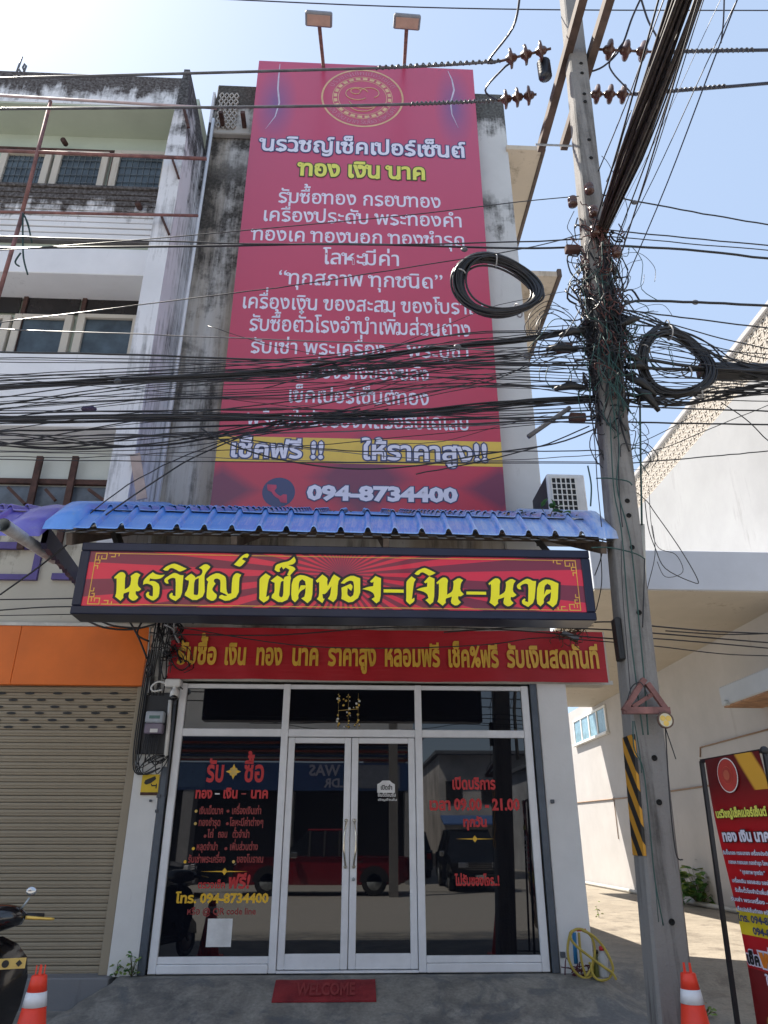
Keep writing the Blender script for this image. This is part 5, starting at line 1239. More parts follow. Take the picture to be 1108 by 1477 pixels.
# air conditioner outdoor unit
c = at(788, 683, -.95); d = at(842, 683, -.95)
ac = thing('air_conditioner', 'white air conditioner outdoor unit standing above the canopy by the pilaster', 'air conditioner', (c.x, -.95, c.z-.62))
W_ = d.x-c.x; H_ = .62
MB().bev(0, W_, 0, .75, 0, H_, .015).build('casing', mat('ac_white', (.70, .71, .72), .45, 0, .08), ac)
MB().bev(-.006, -.001, .04, .72, .02, H_-.03, .002).build('side_shade_sheet', mat('ac_side_shade', (.02, .025, .03), .5), ac)  # dark sheet that paints the shade on the unit's left side
MB().box(.05, W_*.74, -.004, -.0005, .03, H_-.06).build('grille_back', black, ac)
for i in range(6): x = .05+(W_*.74-.05)*i/5; MB().bev(x-.007, x+.007, -.018, -.0045, .03, H_-.06, .002).build('grille_bar', whitep, ac)
for j in range(8): z = .03+(H_-.09)*j/7; MB().bev(.045, W_*.74+.005, -.017, -.005, z-.0065, z+.0065, .002).build('grille_bar', whitep, ac)
MB().box(.0, W_, -.0, .75, -.04, -.001).build('base_tray', dgrey, ac)
leafg = mat('leaf_green', (.055, .16, .03), .5, 0, .35, 20); leafy = mat('leaf_yellowgreen', (.16, .24, .04), .5, 0, .3, 20); stemm = mat('stem', (.10, .10, .04), .8)
def leaf_mesh(mb, c, d, nrm, L_, w_):
    d = d.normalized(); s_ = d.cross(nrm).normalized(); u = s_.cross(d)
    mb.add([c, c+d*L_*.3+s_*w_*.5+u*.02*L_, c+d*L_*.7+s_*w_*.42, c+d*L_-u*.15*L_, c+d*L_*.7-s_*w_*.42, c+d*L_*.3-s_*w_*.5+u*.02*L_, c+d*L_*.45-u*.08*L_], [(0, 1, 6), (1, 2, 6), (2, 3, 6), (3, 4, 6), (4, 5, 6), (5, 0, 6)])
def plant(name, label, loc, n_, R_, H_, L_, cat='plant', mats=(leafg, leafy), flat=.3):
    t = thing(name, label, cat, loc); st = MB(); m1, m2 = MB(), MB()
    for i in range(n_):
        a = random.random()*6.28; rr = R_*sqrt(random.random()); h = H_*random.uniform(.15, 1)*(1-.4*rr/R_); tip = Vector((rr*cos(a), rr*sin(a), h))
        if i % 3 == 0: st.tube([(0, 0, 0), tip*.5+Vector((0, 0, h*.15)), tip], .004, 4)
        dr = Vector((cos(a+random.gauss(0, .7)), sin(a+random.gauss(0, .7)), random.uniform(-.5, .5))); (m1 if random.random() < .6 else m2).__class__
        leaf_mesh(m1 if random.random() < .6 else m2, tip, dr, Vector((random.gauss(0, flat), random.gauss(-.4, flat), 1)).normalized(), L_*random.uniform(.6, 1.1), L_*.6)
    st.build('stem', stemm, t)
    m1.build('foliage', mats[0], t); m2.build('foliage', mats[1], t); return t
q = at(790, 737, -2.2); plant('creeper_plant', 'small round leaved creeper growing on the blue canopy before the air conditioner', (q.x, -2.2, q.z-.12), 22, .14, .22, .11)
q = at(757, 738, -2.0); plant('creeper_plant', 'tiny creeper tuft left of the air conditioner on the canopy', (q.x, -2.0, q.z-.08), 8, .07, .10, .07)
q = atz(1018, 1306, -.03); plant('bush', 'green leafy bush growing at the foot of the alley wall', (q.x-.1, q.y, -.05), 190, .42, 1.0, .22, 'bush')
q = atz(864, 1322, -.03); plant('weed', 'thin dry weed in the sunlit alley near the shop corner', (q.x, q.y, -.05), 10, .05, .32, .06, 'weed', (leafy, stemm))
for i, (px, py, nn_, lb) in enumerate(((190, 1404, 34, 'small weeds growing at the foot of the white left pillar'), (183, 1396, 14, 'tiny weed patch beside the roller shutter corner'), (1018, 1468, 30, 'dry weed tuft on the ground behind the right traffic cone'))):
    q = ((-2.17, -.09, -.012), (-2.33, -.07, -.01), tuple(ghit(px, py)))[i]; plant('weed', lb, q, nn_, (.06, .04, .07)[i], (.26, .16, .14)[i], .05, 'weed', (leafg, leafy) if i < 2 else (leafy, leafd))
q = at(1000, 1000, 0)
# electricity meter on its board
YM = -.05
def panel_from(px0, py0, px1, py1, y): a = at(px0, py0, y); b = at(px1, py1, y); return min(a.x, b.x), max(a.x, b.x), min(a.z, b.z), max(a.z, b.z)
mt = thing('electricity_meter', 'grey electricity meter on a black board left of the shop glass', 'electricity meter', at(225, 1050, YM))
mi = Matrix.Translation(mt.location).inverted()
def msub(mb, name, m_, par=None): o = mb.build(name, m_); o.parent = par or mt; o.matrix_parent_inverse = mi if par is None else (par.matrix_world.inverted()); return o
z1_, z0_ = at(228, 1000, YM).z, at(222, 1088, YM).z; xm = at(228, 1045, YM).x
msub(MB().bev(xm-.20, xm+.15, YM-.03, YM+.019, z0_, z1_, .006), 'meter_board', mat('board_black', (.022, .024, .03), .5))
za, zb_ = at(228, 1028, YM).z, at(225, 1060, YM).z
msub(MB().bev(xm-.12, xm+.085, YM-.13, YM-.031, za-(za-zb_)*.52, za, .012), 'meter_housing', mat('meter_grey', (.38, .42, .48), .35))
msub(MB().bev(xm-.12, xm+.085, YM-.12, YM-.031, zb_, za-(za-zb_)*.53, .012), 'terminal_cover', mat('meter_mauve', (.20, .17, .23), .25))
msub(MB().box(xm-.075, xm+.045, YM-.134, YM-.1305, za-.085, za-.05), 'display', mat('lcd_green', (.07, .16, .15), .2))
msub(MB().box(xm-.05, xm+.035, YM-.124, YM-.1205, za-.235, za-.195), 'meter_label', whitep)
b = MB()
for i in range(8):
    x0 = xm-.1+.022*i; P = [(x0, YM-.07, zb_+.01), (x0-.01, YM-.09, zb_-.12), (x0+random.uniform(-.03, .03), YM-.09, z0_-.03), (x0-.02+random.uniform(-.07, .08), YM-.07, z0_-random.uniform(.08, .22)), (x0+.1, YM-.06, z0_-random.uniform(.02, .15)), (xm+.17, YM-.03, z0_-.02)]
    b.tube(catmull(P, 4), .006, 5)
for i in range(4): x0 = xm-.2+.02*i; b.tube(catmull([(x0, YM-.05, z1_+.5), (x0-.02, YM-.06, z1_), (x0-.02, YM-.05, z0_-.02), (x0+.07, YM-.08, z0_-.22), (xm+.1, YM-.06, z0_-.15)], 4), .008, 5)
msub(b, 'meter_leads', cable_m)
for pts, r, lb, mm in (([(246, 1010), (243, 1050), (238, 1106)], .026, 'pale vertical conduit beside the meter, left edge of the shop glass', whitep), ([(217, 905), (210, 1000), (218, 1003)], .012, 'thin pale pipe between the orange panel and black meter board', mat('conduit_pale', (.5, .5, .46), .5)),
                      ([(253, 1015), (246, 1080), (238, 1150)], .012, 'dark thin conduit right beside the pale vertical conduit', dgrey)):
    o = MB().tube([at(x, y, -.07) for x, y in pts], r, 8).build('conduit', mm); tag(o, lb, 'conduit')
# cable mess in the corner
b = MB()
for i in range(46):
    x, y_ = max(216, random.gauss(238, 12)), random.gauss(925, 22); P = []
    for k in range(5): P.append(at(x, y_, -.10-random.random()*.15)); x = max(211, x+random.gauss(1, 6)); y_ += random.gauss(2, 9)
    b.tube(catmull(P, 3), random.choice((.004, .006, .009)), 4)
for i in range(9):
    x0 = 214+3*i+random.random()*3; P = [at(x0+10, 898, -.2), at(x0+random.uniform(-3, 6), 935, -.15), at(x0-2+random.uniform(-3, 3), 975, -.09), at(x0-4, 1003, -.08)]; b.tube(catmull(P, 4), .009, 5)
for p in ([(122,893),(150,905),(190,908),(225,900)], [(140,893),(165,903),(200,906)], [(185,893),(200,920),(212,950)], [(205,896),(198,915),(215,925)]): b.tube(catmull([at(x, y_, -.35) for x, y_ in p], 4), .012, 5)
tag(b.build('cable_tangle', cable_m), 'dark tangle of cables in the corner above the electricity meter', 'cables', kind='stuff')
b = MB()
for i in range(50):
    x, y_ = random.gauss(826, 9), random.gauss(913, 5); P = []
    for k in range(4): P.append(at(x, y_, -.35-random.random()*.1)); x += random.gauss(0, 6); y_ += random.gauss(0, 5)
    b.tube(catmull(P, 3), .005, 4)
tag(b.build('twig_nest', mat('twig_brown', (.09, .05, .035), .9, 0, .4, 20)), 'dark nest of twigs and wire hanging over the red banner', 'nest', kind='stuff')
q = at(822, 918, -.4); MB().bev(q.x-.09, q.x+.05, q.y-.05, q.y+.05, q.z-.04, q.z+.02, .008)
o = MB().obox(q, (.09, 0, -.04), (0, .05, 0), (.01, 0, .02)).build('junction_box', cable_grey); tag(o, 'small grey box hanging in the twig nest over the banner', 'junction box')
# cctv camera
q = at(253, 986, -.12); cv = thing('security_camera', 'white security camera under the red banner left corner', 'security camera', q)
MB().bev(-.11, .07, -.06, .09, -.045, .045, .012).build('mount_box', whitep, cv)
MB().tube([(.01, -.02, -.045), (.012, -.03, -.09)], .03, 10).build('camera_arm', whitep, cv)
MB().lathe((.015, -.03, -.075), [(.045, 0), (.055, -.03), (.055, -.075), (.045, -.10)], 16).build('camera_housing', whitep, cv)
MB().sphere((.015, -.045, -.165), .045, 14, 8).build('lens_dome', mat('dome_black', (.01, .01, .012), .08), cv)
MB().tube(catmull([(-.11, 0, 0), (-.2, 0, .02), (-.27, 0, -.04), (-.24, 0, -.09), (-.15, .02, -.07)], 4), .012, 7).build('camera_cable', whitep, cv)
# yellow cctv sign
x0, x1, z0, z1 = panel_from(206, 1117, 227, 1147, -.045); 
cs = thing('warning_sign', 'small yellow sign with a black camera picture on the white pillar', 'sign', ((x0+x1)/2, -.045, (z0+z1)/2)); w2, h2 = (x1-x0)/2, (z1-z0)/2
MB().box(-w2, w2, -.004, .014, -h2, h2).build('plate', mat('sign_plate_yellow', (.70, .48, .02), .5, 0, .06), cs)
MB().box(-w2, w2, -.0055, -.0042, -h2, -h2*.72).build('caption_bar', rustd, cs)
MB().prism([(-w2*.7, h2*.15), (-w2*.6, h2*.45), (w2*.5, h2*.85), (w2*.65, h2*.55), (w2*.1, h2*.15), (-w2*.45, h2*.0)], (0, -.0055, 0), (1, 0, 0), (0, 0, 1), (0, .001, 0)).prism([(w2*.1, h2*.1), (w2*.2, -h2*.15), (w2*.7, -h2*.15), (w2*.7, -h2*.35), (w2*.82, -h2*.35), (w2*.82, h2*.1), (w2*.7, h2*.1), (w2*.7, -h2*.02), (w2*.28, -h2*.02), (w2*.2, h2*.1)], (0, -.0058, 0), (1, 0, 0), (0, 0, 1), (0, .001, 0)).build('camera_pictogram', black, cs)
for px, py, s_ in ((217, 1155, .012), (229, 1148, .02), (226, 1170, .015), (797, 1156, .02), (812, 1377, .025)):
    q = at(px, py, -.055); o = MB().bev(q.x-s_, q.x+s_, q.y-.015, q.y+.02, q.z-s_, q.z+s_, .004).build('wall_bracket', dgrey); tag(o, 'small dark metal bracket on a shop pillar', 'bracket', 'small brackets on the shop pillars')
# hanging gold ornament behind the transom
orn = thing('hanging_ornament', 'gold charm mobile hanging in the middle transom window', 'ornament', at(503, 1000, -.03))
for i in range(46):
    col_ = random.choice((-1, 0, 1)); z = -random.random()*.40; x = col_*.115*(1 if i % 5 else .5)+random.gauss(0, .012); r = random.choice((.008, .011, .016)); 
    MB().lathe((x, 0, z), [(r*.4, .003), (r, 0), (r*.4, -.003)], 5+i % 3, (random.gauss(0, .3), -1, random.gauss(0, .3)), i).build('gold_charm', random.choice((gold, gl_wh, gl_gold)), orn)
b = MB()
for x in (-.115, 0, .115): b.tube([(x, 0, .0), (x, 0, -.42)], .0015, 4)
b.tube([(-.12, 0, -.2), (.12, 0, -.18)], .004, 4).build('strings', gl_gold, orn)
# door mat
P4 = [ghit(387, 1447), ghit(543, 1447), ghit(543, 1415), ghit(400, 1415)]
dm = thing('door_mat', 'worn red door mat with faded WELCOME lettering before the glass doors', 'door mat', ((P4[0].x+P4[1].x)/2, (P4[0].y+P4[2].y)/2, -.1))
mx0, mx1, my0, my1 = P4[0].x+.03, P4[1].x, P4[0].y, P4[2].y
m, n, l, p = newmat('mat_red'); v = coords(n, l); p.inputs['Roughness'].default_value = .95
l.new(mix(n, l, ramp(n, l, noise(n, l, 4, 8, v, .7), .35, .65), (.20, .015, .022), (.34, .03, .035)), p.inputs['Base Color']); bump(n, l, p, noise(n, l, 160, 2, v), .7, .01)
b = MB(); NX, NY = 24, 10; vs = []
for off in (.012, .0):
    for j in range(NY+1):
        for i in range(NX+1): x = mx0+(mx1-mx0)*i/NX; y = my0+(my1-my0)*j/NY; vs.append((x, y, gz(x, y)+off+.003+.003*sin(i*1.1)*sin(j*.7)))
N1 = NX+1; N2 = N1*(NY+1); fs = [(j*N1+i, j*N1+i+1, (j+1)*N1+i+1, (j+1)*N1+i) for j in range(NY) for i in range(NX)]
bd = [(i) for i in range(NX)]
fs += [(i, N2+i, N2+i+1, i+1) for i in range(NX)]+[(j*N1, (j+1)*N1, N2+(j+1)*N1, N2+j*N1) for j in range(NY)]+[(j*N1+NX, N2+j*N1+NX, N2+(j+1)*N1+NX, (j+1)*N1+NX) for j in range(NY)]
b.add(vs, fs); o = b.build('mat_body', m); o.parent = dm; o.matrix_parent_inverse = Matrix.Translation(dm.location).inverted()
ym = (my0+my1)/2; zm = gz(0, ym); slp = (gz(0, my1)-gz(0, my0))/(my1-my0)
o = text('lettering', 'WELCOME', 0, 0, 0, 0, 0, mat('mat_faded_print', (.30, .04, .042), .95), None, bold=.03, O=Vector((mx0+.22, ym-.12, gz(0, ym-.12)+.028)), U=Vector(((mx1-mx0-.42)/layout('WELCOME')[1], 0, 0)), V=Vector((0, .30, .30*slp)), Nn=Vector((0, 0, 1)))
o.parent = dm; o.matrix_parent_inverse = Matrix.Translation(dm.location).inverted()
# yellow hose with bottles at the pillar
hc = at(842, 1378, -.22); hose = MB()
def hp(pts, y): return catmull([at(x, y_, y) for x, y_ in pts], 5)
hose_m = mat('hose_yellow', (.50, .38, .07), .45, 0, .15, 8)
LP = [([(823,1345),(819,1365),(821,1385),(830,1402),(843,1411),(852,1408),(855,1398),(850,1388)], -.25), ([(823,1345),(833,1340),(845,1343),(855,1355),(858,1375),(854,1395),(846,1408)], -.28), ([(826,1342),(823,1352),(832,1365),(855,1383),(870,1394),(883,1403),(889,1413)], -.33),
      ([(840,1342),(856,1350),(872,1368),(882,1388),(884,1400),(878,1411),(866,1414),(857,1408),(853,1396),(856,1386)], -.30), ([(835,1345),(838,1380),(842,1398),(846,1411)], -.24)]
hs = thing('garden_hose', 'coiled yellow garden hose leaning on the right white pillar', 'hose', (hc.x, hc.y, -.05))
for p_, y in LP: o = MB().tube(hp(p_, y), .013, 7).build('hose_loop', hose_m); o.parent = hs; o.matrix_parent_inverse = Matrix.Translation(hs.location).inverted()
q0, q1 = at(828, 1345, -.12), at(831, 1390, -.12); o = MB().tube([q0, q1], .022, 10).build('tap_pipe', mat('pvc_blue', (.03, .22, .50), .4)); tag(o, 'short blue water pipe with red tap behind the yellow hose', 'water pipe')
for j in (0,): tp = MB().bar(at(832, 1342, -.16), at(845, 1341, -.16), .02).build('tap_handle', redm); tp.parent = o
def bottle(px, py, y, h, r, m1, m2, lb):
    q = at(px, py, y); t = thing('bottle', lb, 'bottle', q)
    MB().lathe((0, 0, 0), [(r*.9, 0), (r, .01), (r, h*.62), (r*.55, h*.78), (r*.4, h*.85)], 16).build('bottle_body', m1, t); MB().lathe((0, 0, h*.85), [(r*.5, 0), (r*.5, h*.13), (0, h*.15)], 12).build('cap', m2, t)
bottle(872, 1409, -.28, .27, .05, mat('bottle_clear', (.45, .45, .44), .2), redm, 'pale plastic bottle with red cap among the hose loops')
bottle(863, 1409, -.22, .24, .05, mat('bottle_olive', (.16, .17, .04), .3), black, 'olive green bottle behind the yellow hose loops')
b = MB()
for i in range(18):
    q = at(838+random.gauss(0, 6), 1400+random.gauss(0, 5), -.2); b.tube(catmull([q, q+Vector((random.gauss(0, .05), .02, random.gauss(0, .04))), q+Vector((random.gauss(0, .07), .02, random.gauss(0, .05)))], 3), .006, 4)
tag(b.build('rope_clutter', mat('rope_maroon', (.12, .03, .05), .8)), 'bundle of maroon cord inside the yellow hose', 'cord', kind='stuff')

# ================================================================ RED PIPE FRAME AND ANTENNA (left)
pf = thing('pipe_frame', 'thin red oxide steel pipe frame before the white left balconies', 'pipe frame', at(60, 300, -1.15))
pinv2 = Matrix.Translation(pf.location).inverted(); pale = mat('pale_pink_steel', (.50, .38, .38), .6)
for (a, b_), r, mm in ((((-30,136), (312,156)), .02, pale), (((-30,216), (298,229)), .026, rust), (((-30,305), (286,311)), .02, rust), (((73,146), (32,307)), .028, rust), (((33,307), (-3,430)), .028, rust)):
    o = MB().tube([at(*a, -1.15), at(*b_, -1.15)], r, 8).build('pipe', mm); o.parent = pf; o.matrix_parent_inverse = pinv2
b = MB()
for p_ in ([(33,308),(40,322),(46,350)], [(33,310),(33,340),(34,372),(40,396)], [(36,312),(42,330)], [(30,365),(22,378),(28,384)]): b.tube(catmull([at(x, y_, -1.2) for x, y_ in p_], 4), .012, 5)
o = b.build('tied_rag', mat('rag_teal', (.02, .05, .05), .9)); o.parent = pf; o.matrix_parent_inverse = pinv2
an = thing('antenna', 'small old antenna standing on the left shophouse roof edge', 'antenna', at(27, 110, .1)); ai = Matrix.Translation(an.location).inverted()
for pts in ([(23,108),(32,82)], [(26,98),(33,108)], [(33,108),(38,95),(36,92),(33,97),(36,106)]):
    o = MB().tube([at(x, y_, .1) for x, y_ in pts], .018, 6).build('antenna_rod', cable_grey); o.parent = an; o.matrix_parent_inverse = ai

# ================================================================ CONES
def cone(label, px, py, zt, H_):
    q = atz(px, py, zt); t = thing('traffic_cone', label, 'traffic cone', (q.x, q.y, -.28), group='traffic cones'); k = H_/.80
    R_ = lambda z: (.155-.118*(z/.80))*k
    MB().bev(-.19*k, .19*k, -.19*k, .19*k, 0, .035, .012).build('base', plastic_or, t)
    MB().lathe((0, 0, 0), [(R_(.03), .03), (R_(.57), .57*k)], 28).build('cone_body', plastic_or, t)
    MB().lathe((0, 0, 0), [(R_(.57)+.002, .5705*k), (R_(.65)+.002, .6495*k)], 28).build('reflective_band', refl_white, t)
    MB().lathe((0, 0, 0), [(R_(.65), .65*k), (R_(.735), .735*k), (R_(.735)*.82, .74*k)], 28).build('cone_body', plastic_or, t)
    b = MB()
    for a in range(4): aa = a*pi/2+.4; b.prism([(-.009, 0), (.009, 0), (.006, .055), (-.006, .055)], (.022*k*cos(aa), .022*k*sin(aa), .738*k), (-sin(aa), cos(aa), 0), (0, 0, 1), (cos(aa)*.007, sin(aa)*.007, 0))
    b.build('cone_tip', plastic_or, t); return t
cone('orange traffic cone with white band beside the black scooter', 60, 1390, .52, .80); cone('orange traffic cone with white band in front of the utility pole', 990, 1387, .52, .80)

# ================================================================ BANNER STAND (right)
A0, B0 = atz(1012, 1098, 1.8), atz(1100, 1083, 1.8)
du = (B0-A0); du.z = 0; Wb = du.length; du.normalize(); nb_ = Vector((du.y, -du.x, 0))   # faces the camera
bs_ = thing('banner_stand', 'standing red vinyl banner on a black frame at the right edge', 'banner stand', (A0.x, A0.y, -.28)); bi = Matrix.Translation(bs_.location).inverted()
def ssb(mb, name, m_): o = mb.build(name, m_); o.parent = bs_; o.matrix_parent_inverse = bi; return o
fr_m = mat('stand_black', (.012, .012, .016), .45)
lean = Vector((-.0, 0, 0))
Lb = A0+du*.0; Lbot = atz(1063, 1477, at(1063, 1477, A0.y).z); botL = Vector((A0.x-.0, A0.y, -.28)); 
qb = at(1064, 1477, A0.y); dirL = (qb-A0); botL = A0+dirL*((A0.z+.28)/(A0.z-qb.z)); 
ssb(MB().bar(A0, botL, .028), 'frame_post', fr_m); ssb(MB().bar(A0-du*.0, B0+du*.02, .026), 'frame_top_bar', fr_m); botR = botL+du*Wb*1.05
ssb(MB().bar(B0+du*.02, botR, .026), 'frame_post', fr_m); ssb(MB().sphere(B0+du*.02, .03, 10, 6), 'knob', fr_m); ssb(MB().bar(botL-nb_*.35, botL+nb_*.35, .03), 'frame_foot', fr_m); ssb(MB().bar(botR-nb_*.35, botR+nb_*.35, .03), 'frame_foot', fr_m)
T0 = A0+du*(Wb*.13)+nb_*.03; T1 = B0+nb_*.03-du*.0; qc = at(1093, 1477, T0.y); dv = (qc-T0)/(T0.z-qc.z); Vd = Vector((dv.x, dv.y, -1))   # per metre down
Hb_ = 1.72; Wv = (T1-T0).length
m, n, l, p = newmat('stand_print'); tc = n.new('ShaderNodeTexCoord'); sp_ = n.new('ShaderNodeSeparateXYZ'); l.new(tc.outputs['UV'], sp_.inputs[0])
cA = mix(n, l, ramp(n, l, sp_.outputs[1], .66, .90), (.52, .008, .015), (.12, .008, .01))
w_ = n.new('ShaderNodeTexWave'); w_.inputs['Scale'].default_value = .55; w_.inputs['Distortion'].default_value = 3.5; w_.bands_direction = 'DIAGONAL'; w_.inputs['Detail'].default_value = .5; l.new(tc.outputs['UV'], w_.inputs['Vector'])
swf = math_(n, l, 'MULTIPLY', ramp(n, l, w_.outputs['Fac'], .82, .9), math_(n, l, 'GREATER_THAN', sp_.outputs[1], .86)); cA = mix(n, l, swf, cA, (.62, .33, .04))
low_ = math_(n, l, 'LESS_THAN', sp_.outputs[1], .22); cA = mix(n, l, low_, cA, (.20, .006, .008))
yb_ = math_(n, l, 'MULTIPLY', math_(n, l, 'GREATER_THAN', sp_.outputs[1], .335), math_(n, l, 'LESS_THAN', sp_.outputs[1], .425)); cA = mix(n, l, yb_, cA, (.80, .62, .02))
l.new(cA, p.inputs['Base Color']); p.inputs['Roughness'].default_value = .3
NX, NY = 6, 24; vs = []; uv = []
for off in (0, -.004):
    for j in range(NY+1):
        for i in range(NX+1): u, v_ = i/NX, j/NY; vs.append(T0+du*(Wv*u)+Vd*(Hb_*v_)+nb_*(off+.015*sin(v_*7+u*3))); uv.append((u, 1-v_))
N1 = NX+1; N2 = N1*(NY+1); fs = [(j*N1+i, (j+1)*N1+i, (j+1)*N1+i+1, j*N1+i+1) for j in range(NY) for i in range(NX)]; fs += [tuple(N2+a for a in f_[::-1]) for f_ in fs]
b = MB(); b.add(vs, fs, True); me = b.mesh('banner_sheet', m); ul = me.uv_layers.new(name='uv')
for lp in me.loops: ul.data[lp.index].uv = uv[lp.vertex_index]
o = bpy.data.objects.new('banner_sheet', me); COL.objects.link(o); o.parent = bs_; o.matrix_parent_inverse = bi
def sp3(u, v_, e=.022): return T0+du*(Wv*u)+Vd*(Hb_*v_)+nb_*e
def st(t, u0, u1, v_, h, m_, **k):
    W = layout(t)[1]; before = set(COL.objects)
    text('lettering', t, 0, 0, 0, 0, 0, m_, None, O=sp3(u0, v_), U=du*(Wv*(u1-u0)/W), V=-Vd*(h/.555), Nn=nb_, **k)
    for o in set(COL.objects)-before: o.parent = bs_; o.matrix_parent_inverse = bi
c = sp3(.42, .075, .02)
for r, mm, e in ((.118, whitep, 0), (.110, mat('seal_red', (.45, .05, .04), .4), .002), (.06, mat('seal_orange', (.55, .10, .06), .4), .004), (.056, mat('seal_red2', (.42, .05, .04), .4), .006), (.035, mat('seal_orange2', (.52, .12, .07), .4), .008)):
    ssb(MB().lathe(c+nb_*e, [(r, 0), (r, .001), (0, .001)], 28, nb_), 'round_seal', mm)
st('นรวิชญ์เช็คเปอร์เซ็นต์', .06, .96, .235, .040, vyel, bold=.05, outline=black, ow=.04); st('ทอง เงิน นาค', .10, .92, .325, .052, vwhite, bold=.05, outline=black, ow=.06)
for i, t in enumerate(('รับซื้อทอง กรอบทอง เครื่องประดับ พระ', 'ทองเค ทองนอก ทองชำรุด โลหะมีค่า', '“ ทุกสภาพ ทุกชนิด ”', 'เครื่องเงิน ของสะสม ของโบราณ', 'รับซื้อตั๋วโรงจำนำเพิ่มส่วนต่าง', 'รับเช่า พระเครื่อง – พระบูชา', 'เช็คเปอร์เซ็นต์ทอง พร้อมรับได้เลย')):
    st(t, (.05, .12, .3, .12, .14, .03, .1)[i], (.97, .9, .72, .9, .88, .97, .92)[i], .375+.034*i, .018, vwhite, bold=.03, outline=vnavy, ow=.05)
st('โทร. 094-8734400', .08, .95, .615, .033, vnavy, bold=.045); st('094-8734400', .3, .95, .655, .033, vnavy, bold=.045)
st('เช็ค', .1, .32, .76, .05, black, bold=.05, outline=vwhite, ow=.08); st('ฟรี!!', .33, .9, .76, .075, mat('print_orange', (.75, .22, .02), .4), bold=.05, outline=vwhite, ow=.08)
st('ให้ราคาสูง', .35, .9, .82, .04, vwhite, bold=.05)
for u, v_, r in ((.42, .90, .05), (.6, .94, .06), (.3, .95, .05), (.75, .9, .05)):
    ssb(MB().lathe(sp3(u, v_, .021), [(r, 0), (r, .002), (r*.7, .0022), (r*.7, .0006), (0, .0006)], 18, nb_), 'printed_gold_ring', gold)

# ================================================================ SCOOTER (left edge, facing the street)
qs = at(-34, 1400, -3.1); sc = thing('scooter', 'black scooter with gold brake lever parked before the roller shutter', 'scooter', (qs.x, -3.1, -.28), rad(20))
pb = mat('scooter_black', (.008, .008, .011), .16, 0, .3, 5, .6, .0, .6); pm_ = mat('scooter_matt', (.018, .018, .02), .5)
def sec(z, w_, yf, yb2): return [(w_*cos(a), (yf+yb2)/2-(yb2-yf)/2*sin(a) if False else (yf if abs(cos(a)) < .5 else (yf+(yb2-yf)*.45)), z) for a in [pi*k/8 for k in range(9)]]
b = MB(); rows = [(.22, .14, -.08, .12), (.34, .25, -.12, .12), (.52, .30, -.15, .12), (.68, .315, -.14, .12), (.80, .29, -.10, .10), (.88, .22, -.04, .08), (.93, .12, .0, .06)]; vs = []; n_ = 11
for z, w_, yf, yb2 in rows:
    for k in range(n_): u = -1+2*k/(n_-1); vs.append((w_*u, yf+(yb2-yf)*abs(u)**1.8, z))
fs = [(i*n_+k, i*n_+k+1, (i+1)*n_+k+1, (i+1)*n_+k) for i in range(len(rows)-1) for k in range(n_-1)]
m0 = len(vs); vs += [(x*.97, y+.02, z) for x, y, z in vs]; fs += [tuple(m0+a for a in f_[::-1]) for f_ in fs]
b.add(vs, fs, True); b.build('front_apron', pb, sc)
b = MB(); rows = [(.96, .10, -.02, .14), (1.0, .22, -.10, .16), (1.06, .25, -.13, .14), (1.11, .20, -.08, .12), (1.13, .1, -.02, .08)]; vs = []; n_ = 14
for z, w_, yf, yb2 in rows:
    for k in range(n_): a = 2*pi*k/n_; vs.append((w_*cos(a), (yf+yb2)/2+(yb2-yf)/2*sin(a), z))
b.add(vs, [(i*n_+k, i*n_+(k+1) % n_, (i+1)*n_+(k+1) % n_, (i+1)*n_+k) for i in range(4) for k in range(n_)]+[tuple(range(n_))[::-1], tuple(4*n_+k for k in range(n_))], True); b.build('handlebar_cover', pb, sc)
MB().tube([(0, .02, .85), (0, .02, 1.0)], .05, 10).build('steering_neck', pm_, sc)
for s_ in (-1, 1):
    MB().tube([(s_*.22, .04, 1.05), (s_*.35, .07, 1.04)], .021, 10).build('grip', pm_, sc)
    MB().tube(catmull([(s_*.24, -.03, 1.045), (s_*.32, -.05, 1.04), (s_*.42, -.02, 1.03)], 4), [.012]*4+[.010]*4+[.007], 8).build('brake_lever', gold, sc)
    mr = MB().tube([(s_*.20, .05, 1.09), (s_*.24, .05, 1.16)], .007, 6).build('mirror_stem', steel, sc)
    MB().sphere((s_*.245, .05, 1.20), .035, 12, 8, (1, .3, .8)).build('mirror', mat('mirror_chrome', (.6, .62, .65), .15, .8, .05), sc)
    MB().tube([(s_*.07, -.02, .45), (s_*.07, -.22, .22)], .018, 8).build('fork', pm_, sc)
bd_ = MB().box(.13, .29, -.155, -.150, .765, .825).build('badge_plate', gl_gold, sc); MB().lathe((.17, -.156, .795), [(.022, 0), (.022, .002), (0, .002)], 12, (0, -1, 0)).lathe((.25, -.156, .795), [(.02, 0), (.02, .002), (0, .002)], 4, (0, -1, 0), .78).build('badge_mark', black, sc)
MB().lathe((0, -.14, 1.03), [(.07, 0), (.075, .02), (.04, .035), (0, .038)], 18, (0, -1, 0)).build('headlight', mat('headlight_glass', (.25, .27, .3), .1), sc)
for y, nm in ((-.27, 'wheel'), (.95, 'wheel')):
    wh = thing('wheel', None, None, (0, y, .215)); wh.parent = sc
    b = MB(); b.tube([(0, .17*cos(2*pi*k/24), .17*sin(2*pi*k/24)) for k in range(24)], .045, 8, closed=True); b.build('tyre', black, wh)
    MB().lathe((-.02, 0, 0), [(.135, 0), (.13, .04), (0, .05)], 20, (1, 0, 0)).build('rim', steel, wh)
MB().prism([(-.14, .16), (-.10, .30), (.02, .38), (.14, .34), (.10, .20)], (-.07, -.30, .12), (0, 1, 0), (0, 0, 1), (.14, 0, 0)).build('front_mudguard', pb, sc)
